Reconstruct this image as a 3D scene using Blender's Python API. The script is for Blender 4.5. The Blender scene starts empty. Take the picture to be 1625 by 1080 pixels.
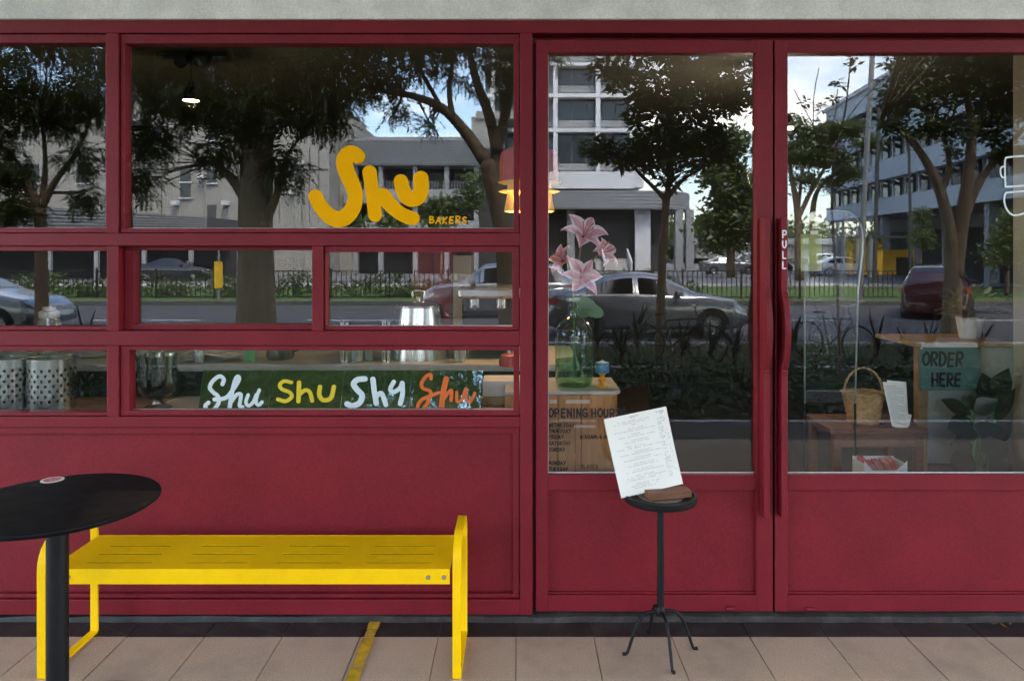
import bpy, bmesh, math, random
import numpy as np
from mathutils import Vector, Matrix

# ------------------------------------------------------------------ camera, sky, sun, exposure
scn = bpy.context.scene
COL = scn.collection
R_ = math.radians
CAM_D, CAM_H, PPM = 3.0, 1.48, 395.0        # metres to the shopfront, eye height, photo pixels per metre there
cam = bpy.data.cameras.new('camera')
cam.sensor_width = 36.0
cam.lens = 36.0 * CAM_D * PPM / 1625.0
cam.shift_x = -9.5 / 1625.0
cam.shift_y = -140.0 / 1625.0
cam.clip_end = 3000.0
cam.clip_start = 0.02
camo = bpy.data.objects.new('camera', cam)
camo.location = (0, -CAM_D, CAM_H)
camo.rotation_euler = (math.pi / 2, 0, 0)
COL.objects.link(camo)
scn.camera = camo

SUN_EL, SUN_AZ = 58.0, 25.0                # azimuth: 0 = +Y, 180 = -Y; the sun stands behind the shop
world = bpy.data.worlds.new('World')
scn.world = world
world.use_nodes = True
wn, wl = world.node_tree.nodes, world.node_tree.links
wbg = wn['Background']
wbg.inputs[1].default_value = 0.15
sky = wn.new('ShaderNodeTexSky')
sky.sky_type = 'NISHITA'
sky.sun_disc = False
sky.sun_elevation = R_(SUN_EL)
sky.sun_rotation = R_(SUN_AZ)
sky.air_density = 1.0
sky.dust_density = 1.0
# broken cloud over the blue
wtc = wn.new('ShaderNodeTexCoord')
wsep = wn.new('ShaderNodeSeparateXYZ')
wl.new(wtc.outputs['Generated'], wsep.inputs[0])
wmx = wn.new('ShaderNodeMath'); wmx.operation = 'MAXIMUM'; wmx.inputs[1].default_value = 0.0
wl.new(wsep.outputs['Z'], wmx.inputs[0])
wad = wn.new('ShaderNodeMath'); wad.operation = 'ADD'; wad.inputs[1].default_value = 0.22
wl.new(wmx.outputs[0], wad.inputs[0])
wdv = wn.new('ShaderNodeVectorMath'); wdv.operation = 'DIVIDE'
wcm = wn.new('ShaderNodeCombineXYZ')
for i in range(3): wl.new(wad.outputs[0], wcm.inputs[i])
wl.new(wtc.outputs['Generated'], wdv.inputs[0]); wl.new(wcm.outputs[0], wdv.inputs[1])
wno = wn.new('ShaderNodeTexNoise'); wno.inputs['Scale'].default_value = 1.15
wno.inputs['Detail'].default_value = 9; wno.inputs['Roughness'].default_value = 0.55
wl.new(wdv.outputs[0], wno.inputs['Vector'])
wcr = wn.new('ShaderNodeValToRGB')
wcr.color_ramp.elements[0].position = 0.50; wcr.color_ramp.elements[1].position = 0.72
wl.new(wno.outputs['Fac'], wcr.inputs[0])
wmix = wn.new('ShaderNodeMixRGB')
wl.new(wcr.outputs[0], wmix.inputs[0]); wl.new(sky.outputs[0], wmix.inputs[1])
wmix.inputs[2].default_value = (8.2, 7.5, 6.6, 1)
wl.new(wmix.outputs[0], wbg.inputs[0])

sun = bpy.data.lights.new('sun', 'SUN')
sun.energy = 1.3
sun.angle = R_(14.0)
sun.color = (1.0, 0.92, 0.80)
suno = bpy.data.objects.new('sun', sun)
COL.objects.link(suno)
_d = Vector((math.sin(R_(SUN_AZ)) * math.cos(R_(SUN_EL)), math.cos(R_(SUN_AZ)) * math.cos(R_(SUN_EL)), math.sin(R_(SUN_EL))))
suno.rotation_euler = _d.to_track_quat('Z', 'Y').to_euler()

vs = scn.view_settings
vs.view_transform = 'Standard'
vs.look = 'None'
vs.exposure = 3.9
vs.gamma = 1.0
scn.cycles.use_denoising = True
scn.cycles.max_bounces = 10
scn.cycles.transparent_max_bounces = 24
scn.cycles.diffuse_bounces = 5
scn.cycles.glossy_bounces = 5
scn.cycles.caustics_reflective = False
scn.cycles.caustics_refractive = False
scn.cycles.sample_clamp_indirect = 6.0

rnd = random.Random(7)
nrng = np.random.default_rng(11)

# ------------------------------------------------------------------ measuring helpers
def F(px, py, d=0.0):
    """a point d metres in front of the shopfront (negative: inside the shop)"""
    k = (CAM_D - d) / CAM_D / PPM
    return Vector(((px - 822) * k, -d, CAM_H - (py - 400) * k))
def V(px, py, v):
    """a point of the street, v metres out from the glass, that the glass mirrors at a photo position"""
    k = (CAM_D + v) / CAM_D / PPM
    return Vector(((px - 822) * k, -v, CAM_H - (py - 400) * k))
X = lambda px: (px - 822) / PPM
Z = lambda py: CAM_H - (py - 400) / PPM

# ------------------------------------------------------------------ materials
MATS = {}
def mat(name, color, rough=0.6, metal=0.0, var=0.0, vscale=8.0, bump=0.0, bscale=60.0, emit=None, estr=0.0,
        coat=0.0, spec=0.5, dirt=None, dscale=3.0, damt=0.5, trans=0.0, rvar=0.0, coords='Object', stretch=None, objrand=0.0, grain=0.0, chips=None):
    m = bpy.data.materials.new(name); m.use_nodes = True
    n, l = m.node_tree.nodes, m.node_tree.links
    b = n['Principled BSDF']
    b.inputs['Base Color'].default_value = (*color, 1)
    b.inputs['Roughness'].default_value = rough
    b.inputs['Metallic'].default_value = metal
    b.inputs['Coat Weight'].default_value = coat
    b.inputs['Coat Roughness'].default_value = 0.08
    b.inputs['Specular IOR Level'].default_value = spec
    b.inputs['Transmission Weight'].default_value = trans
    if emit:
        b.inputs['Emission Color'].default_value = (*emit, 1)
        b.inputs['Emission Strength'].default_value = estr
    if var or bump or dirt or rvar:
        tc = n.new('ShaderNodeNewGeometry' if coords == 'World' else 'ShaderNodeTexCoord'); vec = tc.outputs['Position' if coords == 'World' else coords]
        if stretch:
            mp = n.new('ShaderNodeMapping'); mp.inputs['Scale'].default_value = stretch
            l.new(vec, mp.inputs[0]); vec = mp.outputs[0]
    cur = None
    if var:
        t = n.new('ShaderNodeTexNoise'); t.inputs['Scale'].default_value = vscale; t.inputs['Detail'].default_value = 6
        l.new(vec, t.inputs['Vector'])
        mr = n.new('ShaderNodeMapRange'); mr.inputs[1].default_value = 0.25; mr.inputs[2].default_value = 0.75
        mr.inputs[3].default_value = 1 - var; mr.inputs[4].default_value = 1 + var
        l.new(t.outputs['Fac'], mr.inputs[0])
        mx = n.new('ShaderNodeVectorMath'); mx.operation = 'SCALE'; mx.inputs[0].default_value = color
        l.new(mr.outputs[0], mx.inputs['Scale']); cur = mx.outputs[0]
        l.new(cur, b.inputs['Base Color'])
    if dirt:
        t = n.new('ShaderNodeTexNoise'); t.inputs['Scale'].default_value = dscale; t.inputs['Detail'].default_value = 8
        t.inputs['Roughness'].default_value = 0.65
        l.new(vec, t.inputs['Vector'])
        cr = n.new('ShaderNodeMapRange'); cr.inputs[1].default_value = 0.48; cr.inputs[2].default_value = 0.72
        cr.inputs[3].default_value = 0; cr.inputs[4].default_value = damt
        l.new(t.outputs['Fac'], cr.inputs[0])
        mx = n.new('ShaderNodeMixRGB'); l.new(cr.outputs[0], mx.inputs[0])
        if cur: l.new(cur, mx.inputs[1])
        else: mx.inputs[1].default_value = (*color, 1)
        mx.inputs[2].default_value = (*dirt, 1)
        l.new(mx.outputs[0], b.inputs['Base Color']); cur = mx.outputs[0]
    if chips:       # small scuffs and knocks in the paint
        t = n.new('ShaderNodeTexNoise'); t.inputs['Scale'].default_value = 26; t.inputs['Detail'].default_value = 7; t.inputs['Roughness'].default_value = .7
        l.new(vec, t.inputs['Vector'])
        cr = n.new('ShaderNodeMapRange'); cr.inputs[1].default_value = 0.66; cr.inputs[2].default_value = 0.72; cr.inputs[4].default_value = .55
        l.new(t.outputs['Fac'], cr.inputs[0])
        mx = n.new('ShaderNodeMixRGB'); l.new(cr.outputs[0], mx.inputs[0]); l.new(cur, mx.inputs[1]); mx.inputs[2].default_value = (*chips, 1)
        cur = mx.outputs[0]; l.new(cur, b.inputs['Base Color'])
    if grain:
        t = n.new('ShaderNodeTexNoise'); t.inputs['Scale'].default_value = 150; t.inputs['Detail'].default_value = 2
        l.new(vec, t.inputs['Vector'])
        mr = n.new('ShaderNodeMapRange'); mr.inputs[1].default_value = .3; mr.inputs[2].default_value = .7; mr.inputs[3].default_value = 1 - grain; mr.inputs[4].default_value = 1 + grain
        l.new(t.outputs['Fac'], mr.inputs[0])
        mx = n.new('ShaderNodeVectorMath'); mx.operation = 'SCALE'; l.new(cur, mx.inputs[0]); l.new(mr.outputs[0], mx.inputs['Scale'])
        cur = mx.outputs[0]; l.new(cur, b.inputs['Base Color'])
    if objrand:
        oi = n.new('ShaderNodeObjectInfo')
        mr = n.new('ShaderNodeMapRange'); mr.inputs[3].default_value = 1 - objrand; mr.inputs[4].default_value = 1 + objrand
        l.new(oi.outputs['Random'], mr.inputs[0])
        mx = n.new('ShaderNodeVectorMath'); mx.operation = 'SCALE'; l.new(cur, mx.inputs[0]); l.new(mr.outputs[0], mx.inputs['Scale'])
        cur = mx.outputs[0]; l.new(cur, b.inputs['Base Color'])
    if rvar:
        t = n.new('ShaderNodeTexNoise'); t.inputs['Scale'].default_value = vscale * .7; t.inputs['Detail'].default_value = 5
        l.new(vec, t.inputs['Vector'])
        mr = n.new('ShaderNodeMapRange'); mr.inputs[3].default_value = max(0.02, rough - rvar); mr.inputs[4].default_value = min(1, rough + rvar)
        l.new(t.outputs['Fac'], mr.inputs[0]); l.new(mr.outputs[0], b.inputs['Roughness'])
    if bump:
        t = n.new('ShaderNodeTexNoise'); t.inputs['Scale'].default_value = bscale; t.inputs['Detail'].default_value = 3
        l.new(vec, t.inputs['Vector'])
        bp = n.new('ShaderNodeBump'); bp.inputs['Strength'].default_value = bump; bp.inputs['Distance'].default_value = 0.01
        l.new(t.outputs['Fac'], bp.inputs['Height']); l.new(bp.outputs[0], b.inputs['Normal'])
    MATS[name] = m
    return m

def glass(name, tint=(0.93, 0.95, 0.94), refl=0.05, rough=0.0, ior=1.5, milk=0.0, milkcol=(.8, .8, .8), wob=0.0):
    """thin glass: what passes is tinted, what mirrors follows Fresnel"""
    m = bpy.data.materials.new(name); m.use_nodes = True
    n, l = m.node_tree.nodes, m.node_tree.links
    n.remove(n['Principled BSDF'])
    out = n['Material Output']
    tr = n.new('ShaderNodeBsdfTransparent'); tr.inputs[0].default_value = (*tint, 1)
    gl = n.new('ShaderNodeBsdfGlossy'); gl.inputs['Roughness'].default_value = rough
    gl.inputs[0].default_value = (1, 1, 1, 1)
    lw = n.new('ShaderNodeLayerWeight'); lw.inputs['Blend'].default_value = 0.5
    pw = n.new('ShaderNodeMath'); pw.operation = 'POWER'; pw.inputs[1].default_value = 4.0
    l.new(lw.outputs['Facing'], pw.inputs[0])
    mr = n.new('ShaderNodeMapRange'); mr.inputs[3].default_value = refl; mr.inputs[4].default_value = 0.9
    l.new(pw.outputs[0], mr.inputs[0])
    mx = n.new('ShaderNodeMixShader')
    l.new(mr.outputs[0], mx.inputs[0]); l.new(tr.outputs[0], mx.inputs[1]); l.new(gl.outputs[0], mx.inputs[2])
    last = mx
    if wob:
        tc = n.new('ShaderNodeTexCoord'); t = n.new('ShaderNodeTexNoise'); t.inputs['Scale'].default_value = 1.3
        l.new(tc.outputs['Object'], t.inputs['Vector'])
        bp = n.new('ShaderNodeBump'); bp.inputs['Strength'].default_value = wob; bp.inputs['Distance'].default_value = 0.01
        l.new(t.outputs['Fac'], bp.inputs['Height']); l.new(bp.outputs[0], gl.inputs['Normal'])
    if milk:
        df = n.new('ShaderNodeBsdfDiffuse'); df.inputs[0].default_value = (*milkcol, 1)
        m2 = n.new('ShaderNodeMixShader'); m2.inputs[0].default_value = milk
        l.new(mx.outputs[0], m2.inputs[1]); l.new(df.outputs[0], m2.inputs[2]); last = m2
    l.new(last.outputs[0], out.inputs[0])
    MATS[name] = m
    return m

def leafmat(name, c1, c2, trans=0.35):
    m = bpy.data.materials.new(name); m.use_nodes = True
    n, l = m.node_tree.nodes, m.node_tree.links
    n.remove(n['Principled BSDF'])
    geo = n.new('ShaderNodeNewGeometry')
    mx = n.new('ShaderNodeMixRGB'); mx.inputs[1].default_value = (*c1, 1); mx.inputs[2].default_value = (*c2, 1)
    l.new(geo.outputs['Random Per Island'], mx.inputs[0])
    d = n.new('ShaderNodeBsdfDiffuse'); t = n.new('ShaderNodeBsdfTranslucent'); g = n.new('ShaderNodeBsdfGlossy')
    g.inputs['Roughness'].default_value = 0.4
    hs = n.new('ShaderNodeHueSaturation'); hs.inputs['Value'].default_value = 1.5; hs.inputs['Hue'].default_value = 0.48
    l.new(mx.outputs[0], hs.inputs['Color'])
    l.new(mx.outputs[0], d.inputs[0]); l.new(hs.outputs[0], t.inputs[0])
    m1 = n.new('ShaderNodeMixShader'); m1.inputs[0].default_value = trans
    l.new(d.outputs[0], m1.inputs[1]); l.new(t.outputs[0], m1.inputs[2])
    m2 = n.new('ShaderNodeMixShader'); m2.inputs[0].default_value = 0.06
    l.new(m1.outputs[0], m2.inputs[1]); l.new(g.outputs[0], m2.inputs[2])
    l.new(m2.outputs[0], n['Material Output'].inputs[0])
    MATS[name] = m
    return m

# ------------------------------------------------------------------ mesh helpers
class MB:
    def __init__(s): s.v = []; s.f = []
    def add(s, vs_, fs):
        o = len(s.v); s.v += [tuple(p) for p in vs_]; s.f += [tuple(i + o for i in f) for f in fs]
        return s
    def box(s, a, b):
        x0, x1 = sorted((a[0], b[0])); y0, y1 = sorted((a[1], b[1])); z0, z1 = sorted((a[2], b[2]))
        return s.add([(x0, y0, z0), (x1, y0, z0), (x1, y1, z0), (x0, y1, z0), (x0, y0, z1), (x1, y0, z1), (x1, y1, z1), (x0, y1, z1)],
                     [(0, 3, 2, 1), (4, 5, 6, 7), (0, 1, 5, 4), (1, 2, 6, 5), (2, 3, 7, 6), (3, 0, 4, 7)])
    def prism(s, poly, y0, y1):
        """polygon of (x,z), counter-clockwise seen from -Y, extruded from y0 to y1"""
        n = len(poly)
        return s.add([(p[0], y0, p[1]) for p in poly] + [(p[0], y1, p[1]) for p in poly],
                     [tuple(range(n)), tuple(range(2 * n - 1, n - 1, -1))] + [(i, i + n, (i + 1) % n + n, (i + 1) % n) for i in range(n)])
    def prismx(s, poly, x0, x1):
        """polygon of (y,z) extruded along X"""
        n = len(poly)
        return s.add([(x0, p[0], p[1]) for p in poly] + [(x1, p[0], p[1]) for p in poly],
                     [tuple(range(n - 1, -1, -1)), tuple(range(n, 2 * n))] + [(i, (i + 1) % n, (i + 1) % n + n, i + n) for i in range(n)])
    def prismz(s, poly, z0, z1):
        n = len(poly)
        return s.add([(p[0], p[1], z0) for p in poly] + [(p[0], p[1], z1) for p in poly],
                     [tuple(range(n - 1, -1, -1)), tuple(range(n, 2 * n))] + [(i, (i + 1) % n, (i + 1) % n + n, i + n) for i in range(n)])
    def tube(s, pts, rad, seg=8, caps=True):
        pts = [Vector(p) for p in pts]; n = len(pts)
        if not hasattr(rad, '__len__'): rad = [rad] * n
        o = len(s.v); up = None
        for i, p in enumerate(pts):
            t = (pts[min(i + 1, n - 1)] - pts[max(i - 1, 0)]).normalized()
            if up is None:
                up = Vector((0, 0, 1)) if abs(t.z) < 0.9 else Vector((1, 0, 0))
            a = t.cross(up).normalized(); b = a.cross(t).normalized(); up = b
            for k in range(seg):
                q = 2 * math.pi * k / seg
                w = p + (a * math.cos(q) + b * math.sin(q)) * rad[i]
                s.v.append(tuple(w))
        for i in range(n - 1):
            for k in range(seg):
                k2 = (k + 1) % seg
                s.f.append((o + i * seg + k, o + (i + 1) * seg + k, o + (i + 1) * seg + k2, o + i * seg + k2))
        if caps:
            s.f.append(tuple(o + k for k in range(seg)))
            s.f.append(tuple(o + (n - 1) * seg + k for k in range(seg - 1, -1, -1)))
        return s
    def lathe(s, prof, c=(0, 0, 0), seg=24):
        """profile of (r,z) turned about the vertical through c"""
        o = len(s.v); n = len(prof)
        for (r, z) in prof:
            for k in range(seg):
                q = 2 * math.pi * k / seg
                s.v.append((c[0] + r * math.cos(q), c[1] + r * math.sin(q), c[2] + z))
        for i in range(n - 1):
            for k in range(seg):
                k2 = (k + 1) % seg
                s.f.append((o + i * seg + k, o + i * seg + k2, o + (i + 1) * seg + k2, o + (i + 1) * seg + k))
        if prof[0][0] > 1e-5: s.f.append(tuple(o + k for k in range(seg - 1, -1, -1)))
        if prof[-1][0] > 1e-5: s.f.append(tuple(o + (n - 1) * seg + k for k in range(seg)))
        return s
    def lathe_open(s, prof, c=(0, 0, 0), seg=24):
        o = len(s.v); n = len(prof)
        for (r, z) in prof:
            for k in range(seg):
                q = 2 * math.pi * k / seg
                s.v.append((c[0] + r * math.cos(q), c[1] + r * math.sin(q), c[2] + z))
        for i in range(n - 1):
            for k in range(seg):
                k2 = (k + 1) % seg
                s.f.append((o + i * seg + k, o + i * seg + k2, o + (i + 1) * seg + k2, o + (i + 1) * seg + k))
        return s
    def build(s, name, m, parent=None, smooth=False, bevel=0.0, bseg=2, loc=None, recalc=False):
        me = bpy.data.meshes.new(name)
        me.from_pydata(s.v, [], s.f)
        if recalc:
            bm = bmesh.new(); bm.from_mesh(me); bmesh.ops.remove_doubles(bm, verts=bm.verts, dist=1e-5)
            bmesh.ops.recalc_face_normals(bm, faces=bm.faces); bm.to_mesh(me); bm.free()
        me.update()
        if m is not None: me.materials.append(MATS[m] if isinstance(m, str) else m)
        if smooth:
            me.polygons.foreach_set('use_smooth', [True] * len(me.polygons))
        o = bpy.data.objects.new(name, me)
        COL.objects.link(o)
        if parent is not None: o.parent = parent
        if loc is not None: o.location = loc
        if smooth == 'auto':
            me.set_sharp_from_angle(angle=R_(38))
        if bevel:
            md = o.modifiers.new('bevel', 'BEVEL'); md.width = bevel; md.segments = bseg; md.limit_method = 'ANGLE'; md.angle_limit = R_(40)
            md.harden_normals = False
        return o

def tag(o, label=None, cat=None, group=None, kind=None):
    if label: o['label'] = label
    if cat: o['category'] = cat
    if group: o['group'] = group
    if kind: o['kind'] = kind
    return o
def thing(name, label, cat, loc=(0, 0, 0), rz=0.0, group=None):
    o = bpy.data.objects.new(name, None); COL.objects.link(o)
    o.empty_display_size = 0.1
    o.location = loc; o.rotation_euler = (0, 0, rz)
    return tag(o, label, cat, group)
def copy_tree(o, parent=None, swap=None):
    c = o.copy(); COL.objects.link(c); c.parent = parent
    if swap and c.type == 'MESH':
        for s_ in c.material_slots:
            nm = s_.material.name if s_.material else None
            if nm in swap:
                s_.link = 'OBJECT'; s_.material = MATS[swap[nm]]
    for ch in list(o.children):
        copy_tree(ch, c, swap)
    return c

def npmesh(name, verts, faces4, m, parent=None, smooth=False):
    """fast mesh of quads from numpy arrays"""
    me = bpy.data.meshes.new(name)
    nv, nf = len(verts), len(faces4)
    me.vertices.add(nv); me.vertices.foreach_set('co', np.ascontiguousarray(verts, dtype=np.float32).ravel())
    w = faces4.shape[1]
    me.loops.add(nf * w); me.loops.foreach_set('vertex_index', np.ascontiguousarray(faces4, dtype=np.int32).ravel())
    me.polygons.add(nf); me.polygons.foreach_set('loop_start', np.arange(0, nf * w, w, dtype=np.int32))
    me.update(calc_edges=True); me.validate()
    me.materials.append(MATS[m])
    if smooth: me.polygons.foreach_set('use_smooth', [True] * nf)
    o = bpy.data.objects.new(name, me); COL.objects.link(o)
    if parent is not None: o.parent = parent
    return o

def catmull(pts, sub=6):
    pts = [np.array(p, float) for p in pts]
    if len(pts) < 3: return pts
    P = [2 * pts[0] - pts[1]] + pts + [2 * pts[-1] - pts[-2]]
    out = []
    for i in range(1, len(P) - 2):
        for k in range(sub):
            t = k / sub
            a, b, c, d = P[i - 1], P[i], P[i + 1], P[i + 2]
            out.append(0.5 * (2 * b + (c - a) * t + (2 * a - 5 * b + 4 * c - d) * t * t + (3 * b - a - 3 * c + d) * t ** 3))
    out.append(pts[-1])
    return out

def stroke_mesh(strokes, to3d, cell, name, m, parent=None, thick=None):
    """brush strokes [(points(x,y), radius or radii)] merged into one flat outline, mesh by marching squares; to3d(x, y, side)"""
    segs = []
    for pts, r in strokes:
        rr = r if hasattr(r, '__len__') else [r] * len(pts)
        for i in range(len(pts) - 1):
            segs.append((pts[i][0], pts[i][1], rr[i], pts[i + 1][0], pts[i + 1][1], rr[i + 1]))
        if len(pts) == 1: segs.append((pts[0][0], pts[0][1], rr[0], pts[0][0] + .01, pts[0][1], rr[0]))
    S = np.array(segs)
    rm = S[:, [2, 5]].max()
    x0, x1 = S[:, [0, 3]].min() - rm - cell, S[:, [0, 3]].max() + rm + cell
    y0, y1 = S[:, [1, 4]].min() - rm - cell, S[:, [1, 4]].max() + rm + cell
    xs = np.arange(x0, x1 + cell, cell); ys = np.arange(y0, y1 + cell, cell)
    gx, gy = np.meshgrid(xs, ys, indexing='ij')
    fld = np.full(gx.shape, 1e9)
    for (ax, ay, ar, bx, by, br) in S:
        dx, dy = bx - ax, by - ay; L = dx * dx + dy * dy + 1e-12
        t = np.clip(((gx - ax) * dx + (gy - ay) * dy) / L, 0, 1)
        fld = np.minimum(fld, np.hypot(gx - ax - t * dx, gy - ay - t * dy) - (ar + (br - ar) * t))
    vid = {}; verts = []; faces = []
    def vert(key, x, y):
        if key not in vid: vid[key] = len(verts); verts.append((x, y))
        return vid[key]
    nx, ny = fld.shape
    ins = fld < 0
    act = ins[:-1, :-1] | ins[1:, :-1] | ins[:-1, 1:] | ins[1:, 1:]
    for i, j in zip(*np.nonzero(act)):
        cs = [(i, j), (i + 1, j), (i + 1, j + 1), (i, j + 1)]
        poly = []
        for a in range(4):
            p, q = cs[a], cs[(a + 1) % 4]
            if ins[p]: poly.append(vert(p, xs[p[0]], ys[p[1]]))
            if ins[p] != ins[q]:
                t = fld[p] / (fld[p] - fld[q])
                key = (min(p, q), max(p, q))
                poly.append(vert(key, xs[p[0]] + (xs[q[0]] - xs[p[0]]) * t, ys[p[1]] + (ys[q[1]] - ys[p[1]]) * t))
        if len(poly) > 2: faces.append(tuple(poly))
    me = bpy.data.meshes.new(name)
    me.from_pydata([tuple(to3d(x, y)) for x, y in verts], [], faces)
    me.update(); me.materials.append(MATS[m])
    o = bpy.data.objects.new(name, me); COL.objects.link(o)
    if parent is not None: o.parent = parent
    return o

# brush-lettering alphabet: strokes in a unit box (x right, y up), 'c' = smoothed
FONT = {
 'A': [[(0, 0), (.38, 1), (.74, 0)], [(.15, .36), (.6, .36)]],
 'B': [[(.06, 0), (.06, 1)], ['c', (.06, 1), (.5, .92), (.48, .62), (.08, .52)], ['c', (.08, .52), (.62, .42), (.58, .08), (.06, 0)]],
 'C': [['c', (.62, .85), (.35, 1), (.05, .72), (.05, .3), (.33, 0), (.64, .14)]],
 'D': [[(.06, 0), (.06, 1)], ['c', (.06, 1), (.5, .88), (.66, .5), (.48, .1), (.06, 0)]],
 'E': [[(.58, 1), (.06, 1), (.06, 0), (.6, 0)], [(.06, .52), (.5, .52)]],
 'F': [[(.58, 1), (.06, 1), (.06, 0)], [(.06, .52), (.48, .52)]],
 'G': [['c', (.64, .86), (.36, 1), (.05, .72), (.05, .28), (.34, 0), (.66, .16), (.66, .44)], [(.66, .45), (.38, .45)]],
 'H': [[(.06, 0), (.06, 1)], [(.64, 0), (.64, 1)], [(.06, .5), (.64, .5)]],
 'I': [[(.1, 0), (.1, 1)]],
 'K': [[(.06, 0), (.06, 1)], [(.6, 1), (.08, .46), (.64, 0)]],
 'L': [[(.06, 1), (.06, 0), (.56, 0)]],
 'M': [[(.04, 0), (.1, 1), (.42, .35), (.74, 1), (.8, 0)]],
 'N': [[(.06, 0), (.06, 1), (.64, 0), (.64, 1)]],
 'O': [['c', (.36, 1), (.06, .74), (.04, .3), (.34, 0), (.66, .28), (.66, .72), (.36, 1)]],
 'P': [[(.06, 0), (.06, 1)], ['c', (.06, 1), (.56, .95), (.58, .52), (.08, .42)]],
 'R': [[(.06, 0), (.06, 1)], ['c', (.06, 1), (.56, .95), (.55, .56), (.08, .46)], [(.22, .46), (.62, 0)]],
 'S': [['c', (.58, .88), (.32, 1), (.08, .78), (.3, .54), (.58, .28), (.34, 0), (.04, .12)]],
 'T': [[(0, 1), (.68, 1)], [(.34, 1), (.34, 0)]],
 'U': [['c', (.06, 1), (.06, .3), (.34, 0), (.62, .3), (.62, 1)]],
 'W': [[(0, 1), (.2, 0), (.45, .7), (.68, 0), (.9, 1)]],
 'Y': [[(0, 1), (.34, .48)], [(.68, 1), (.2, 0)]],
 '8': [['c', (.34, .54), (.08, .78), (.34, 1), (.6, .78), (.34, .54), (.04, .26), (.34, 0), (.64, .26), (.34, .54)]],
 '3': [['c', (.06, .9), (.34, 1), (.58, .76), (.24, .54), (.6, .28), (.34, 0), (.04, .12)]],
 '0': [['c', (.34, 1), (.06, .7), (.06, .3), (.34, 0), (.62, .3), (.62, .7), (.34, 1)]],
 '6': [['c', (.5, 1), (.14, .6), (.06, .24), (.34, 0), (.6, .26), (.34, .52), (.1, .32)]],
 ':': [[(.1, .2), (.1, .22)], [(.1, .66), (.1, .68)]],
 '-': [[(.05, .45), (.5, .45)]],
 '.': [[(.1, 0), (.1, .02)]],
}
FW = {'I': .2, 'M': .84, 'W': .9, ':': .2, '.': .2, '-': .55}
def text_strokes(txt, x, y, h, r, wscale=1.0, gap=.28, jit=0.03, slant=0.0, space=.5):
    """strokes for a line of brush lettering in photo-like coordinates (y down), left end x, baseline y"""
    out = []
    jr = random.Random(txt)
    for ch in txt:
        if ch == ' ': x += h * space * wscale; continue
        sc_ = 1 + jr.uniform(-jit, jit) * 1.5; dy = jr.uniform(-jit, jit) * h; rot = jr.uniform(-jit, jit)
        for st in FONT[ch]:
            pts = st[1:] if st[0] == 'c' else st
            if st[0] == 'c': pts = catmull(pts, 5)
            q = []
            for (a, b) in pts:
                a2 = a * wscale * sc_ + b * (rot + slant); b2 = b * sc_
                q.append((x + a2 * h, y + dy - b2 * h))
            out.append((q, r))
        x += (FW.get(ch, .68) * wscale + gap) * h
    return out, x

# ------------------------------------------------------------------ materials of the shop
mat('red_paint', (0.188, 0.0110, 0.0195), rough=0.48, var=0.12, vscale=4, bump=0.16, bscale=420, rvar=0.08, spec=0.25, dirt=(0.140, 0.0078, 0.013), dscale=2.3, damt=0.6, grain=.16, chips=(0.27, 0.035, 0.045), coords='World')
mat('concrete', (0.85, 0.81, 0.76), rough=0.9, grain=.10, var=0.14, vscale=6, bump=0.25, bscale=90, dirt=(0.52, 0.50, 0.47), dscale=3.2, damt=0.55, coords='Object')
mat('sill_concrete', (0.036, 0.029, 0.026), rough=0.95, var=0.3, vscale=14, bump=0.5, bscale=70, dirt=(0.085, 0.072, 0.064), dscale=9, damt=0.8)
mat('beige_tile', (0.49, 0.36, 0.255), rough=0.72, var=0.30, vscale=210, bump=0.15, bscale=260, dirt=(0.34, 0.26, 0.195), dscale=3.5, damt=0.8, coords='World', objrand=.07)
mat('granite_tile', (0.020, 0.018, 0.018), rough=0.5, var=0.5, vscale=190, bump=0.10, bscale=200, dirt=(0.075, 0.068, 0.062), dscale=9, damt=0.6, coords='World', objrand=.2)
mat('grout', (0.20, 0.165, 0.135), rough=0.95, var=0.2, vscale=30)
mat('kerb_concrete', (0.09, 0.087, 0.083), rough=0.9, var=0.2, vscale=10, bump=0.3)
mat('kerb_paint', (0.62, 0.62, 0.60), rough=0.7, var=0.15, vscale=20)
mat('ceiling_white', (0.62, 0.61, 0.58), rough=0.9, var=0.05)
mat('yellow_metal', (0.97, 0.58, 0.001), rough=0.5, spec=.18, var=0.02, vscale=6, bump=0.05, bscale=260, dirt=(0.82, 0.46, 0.003), dscale=9, damt=0.4, grain=.015, chips=(.62, .40, .05), rvar=.08)
mat('bolt_steel', (0.45, 0.43, 0.38), rough=0.35, metal=0.9)
mat('black_laminate', (0.006, 0.006, 0.007), rough=0.55, spec=.12, var=0.2, vscale=30, rvar=0.1, dirt=(0.011, 0.0105, 0.010), dscale=8, damt=.5)
mat('black_steel', (0.007, 0.007, 0.008), rough=0.5, spec=.25, var=0.2, vscale=40, bump=0.08, bscale=180)
mat('wood_dark', (0.16, 0.062, 0.028), rough=0.5, var=0.35, vscale=16, stretch=(1, 6, 6))
mat('paper', (0.84, 0.80, 0.73), rough=0.75, var=0.02, vscale=20)
mat('ink', (0.010, 0.010, 0.011), rough=0.8)
mat('ink_soft', (0.22, 0.22, 0.23), rough=0.8)
mat('white_vinyl', (0.78, 0.80, 0.80), rough=0.5)
mat('yellow_vinyl', (0.97, 0.44, 0.0), rough=0.7, spec=.08, var=.02)
mat('yellow_tape', (0.60, 0.36, 0.008), rough=0.7, var=0.3, vscale=25, dirt=(0.22, 0.17, 0.11), dscale=16, damt=0.9)
mat('joint_line', (0.13, 0.12, 0.11), rough=.9)
mat('sealant', (0.62, 0.60, 0.58), rough=0.7, var=.2, vscale=60)
glass('window_glass', tint=(0.985, 0.99, 0.985), refl=0.045, wob=0.004)

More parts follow.
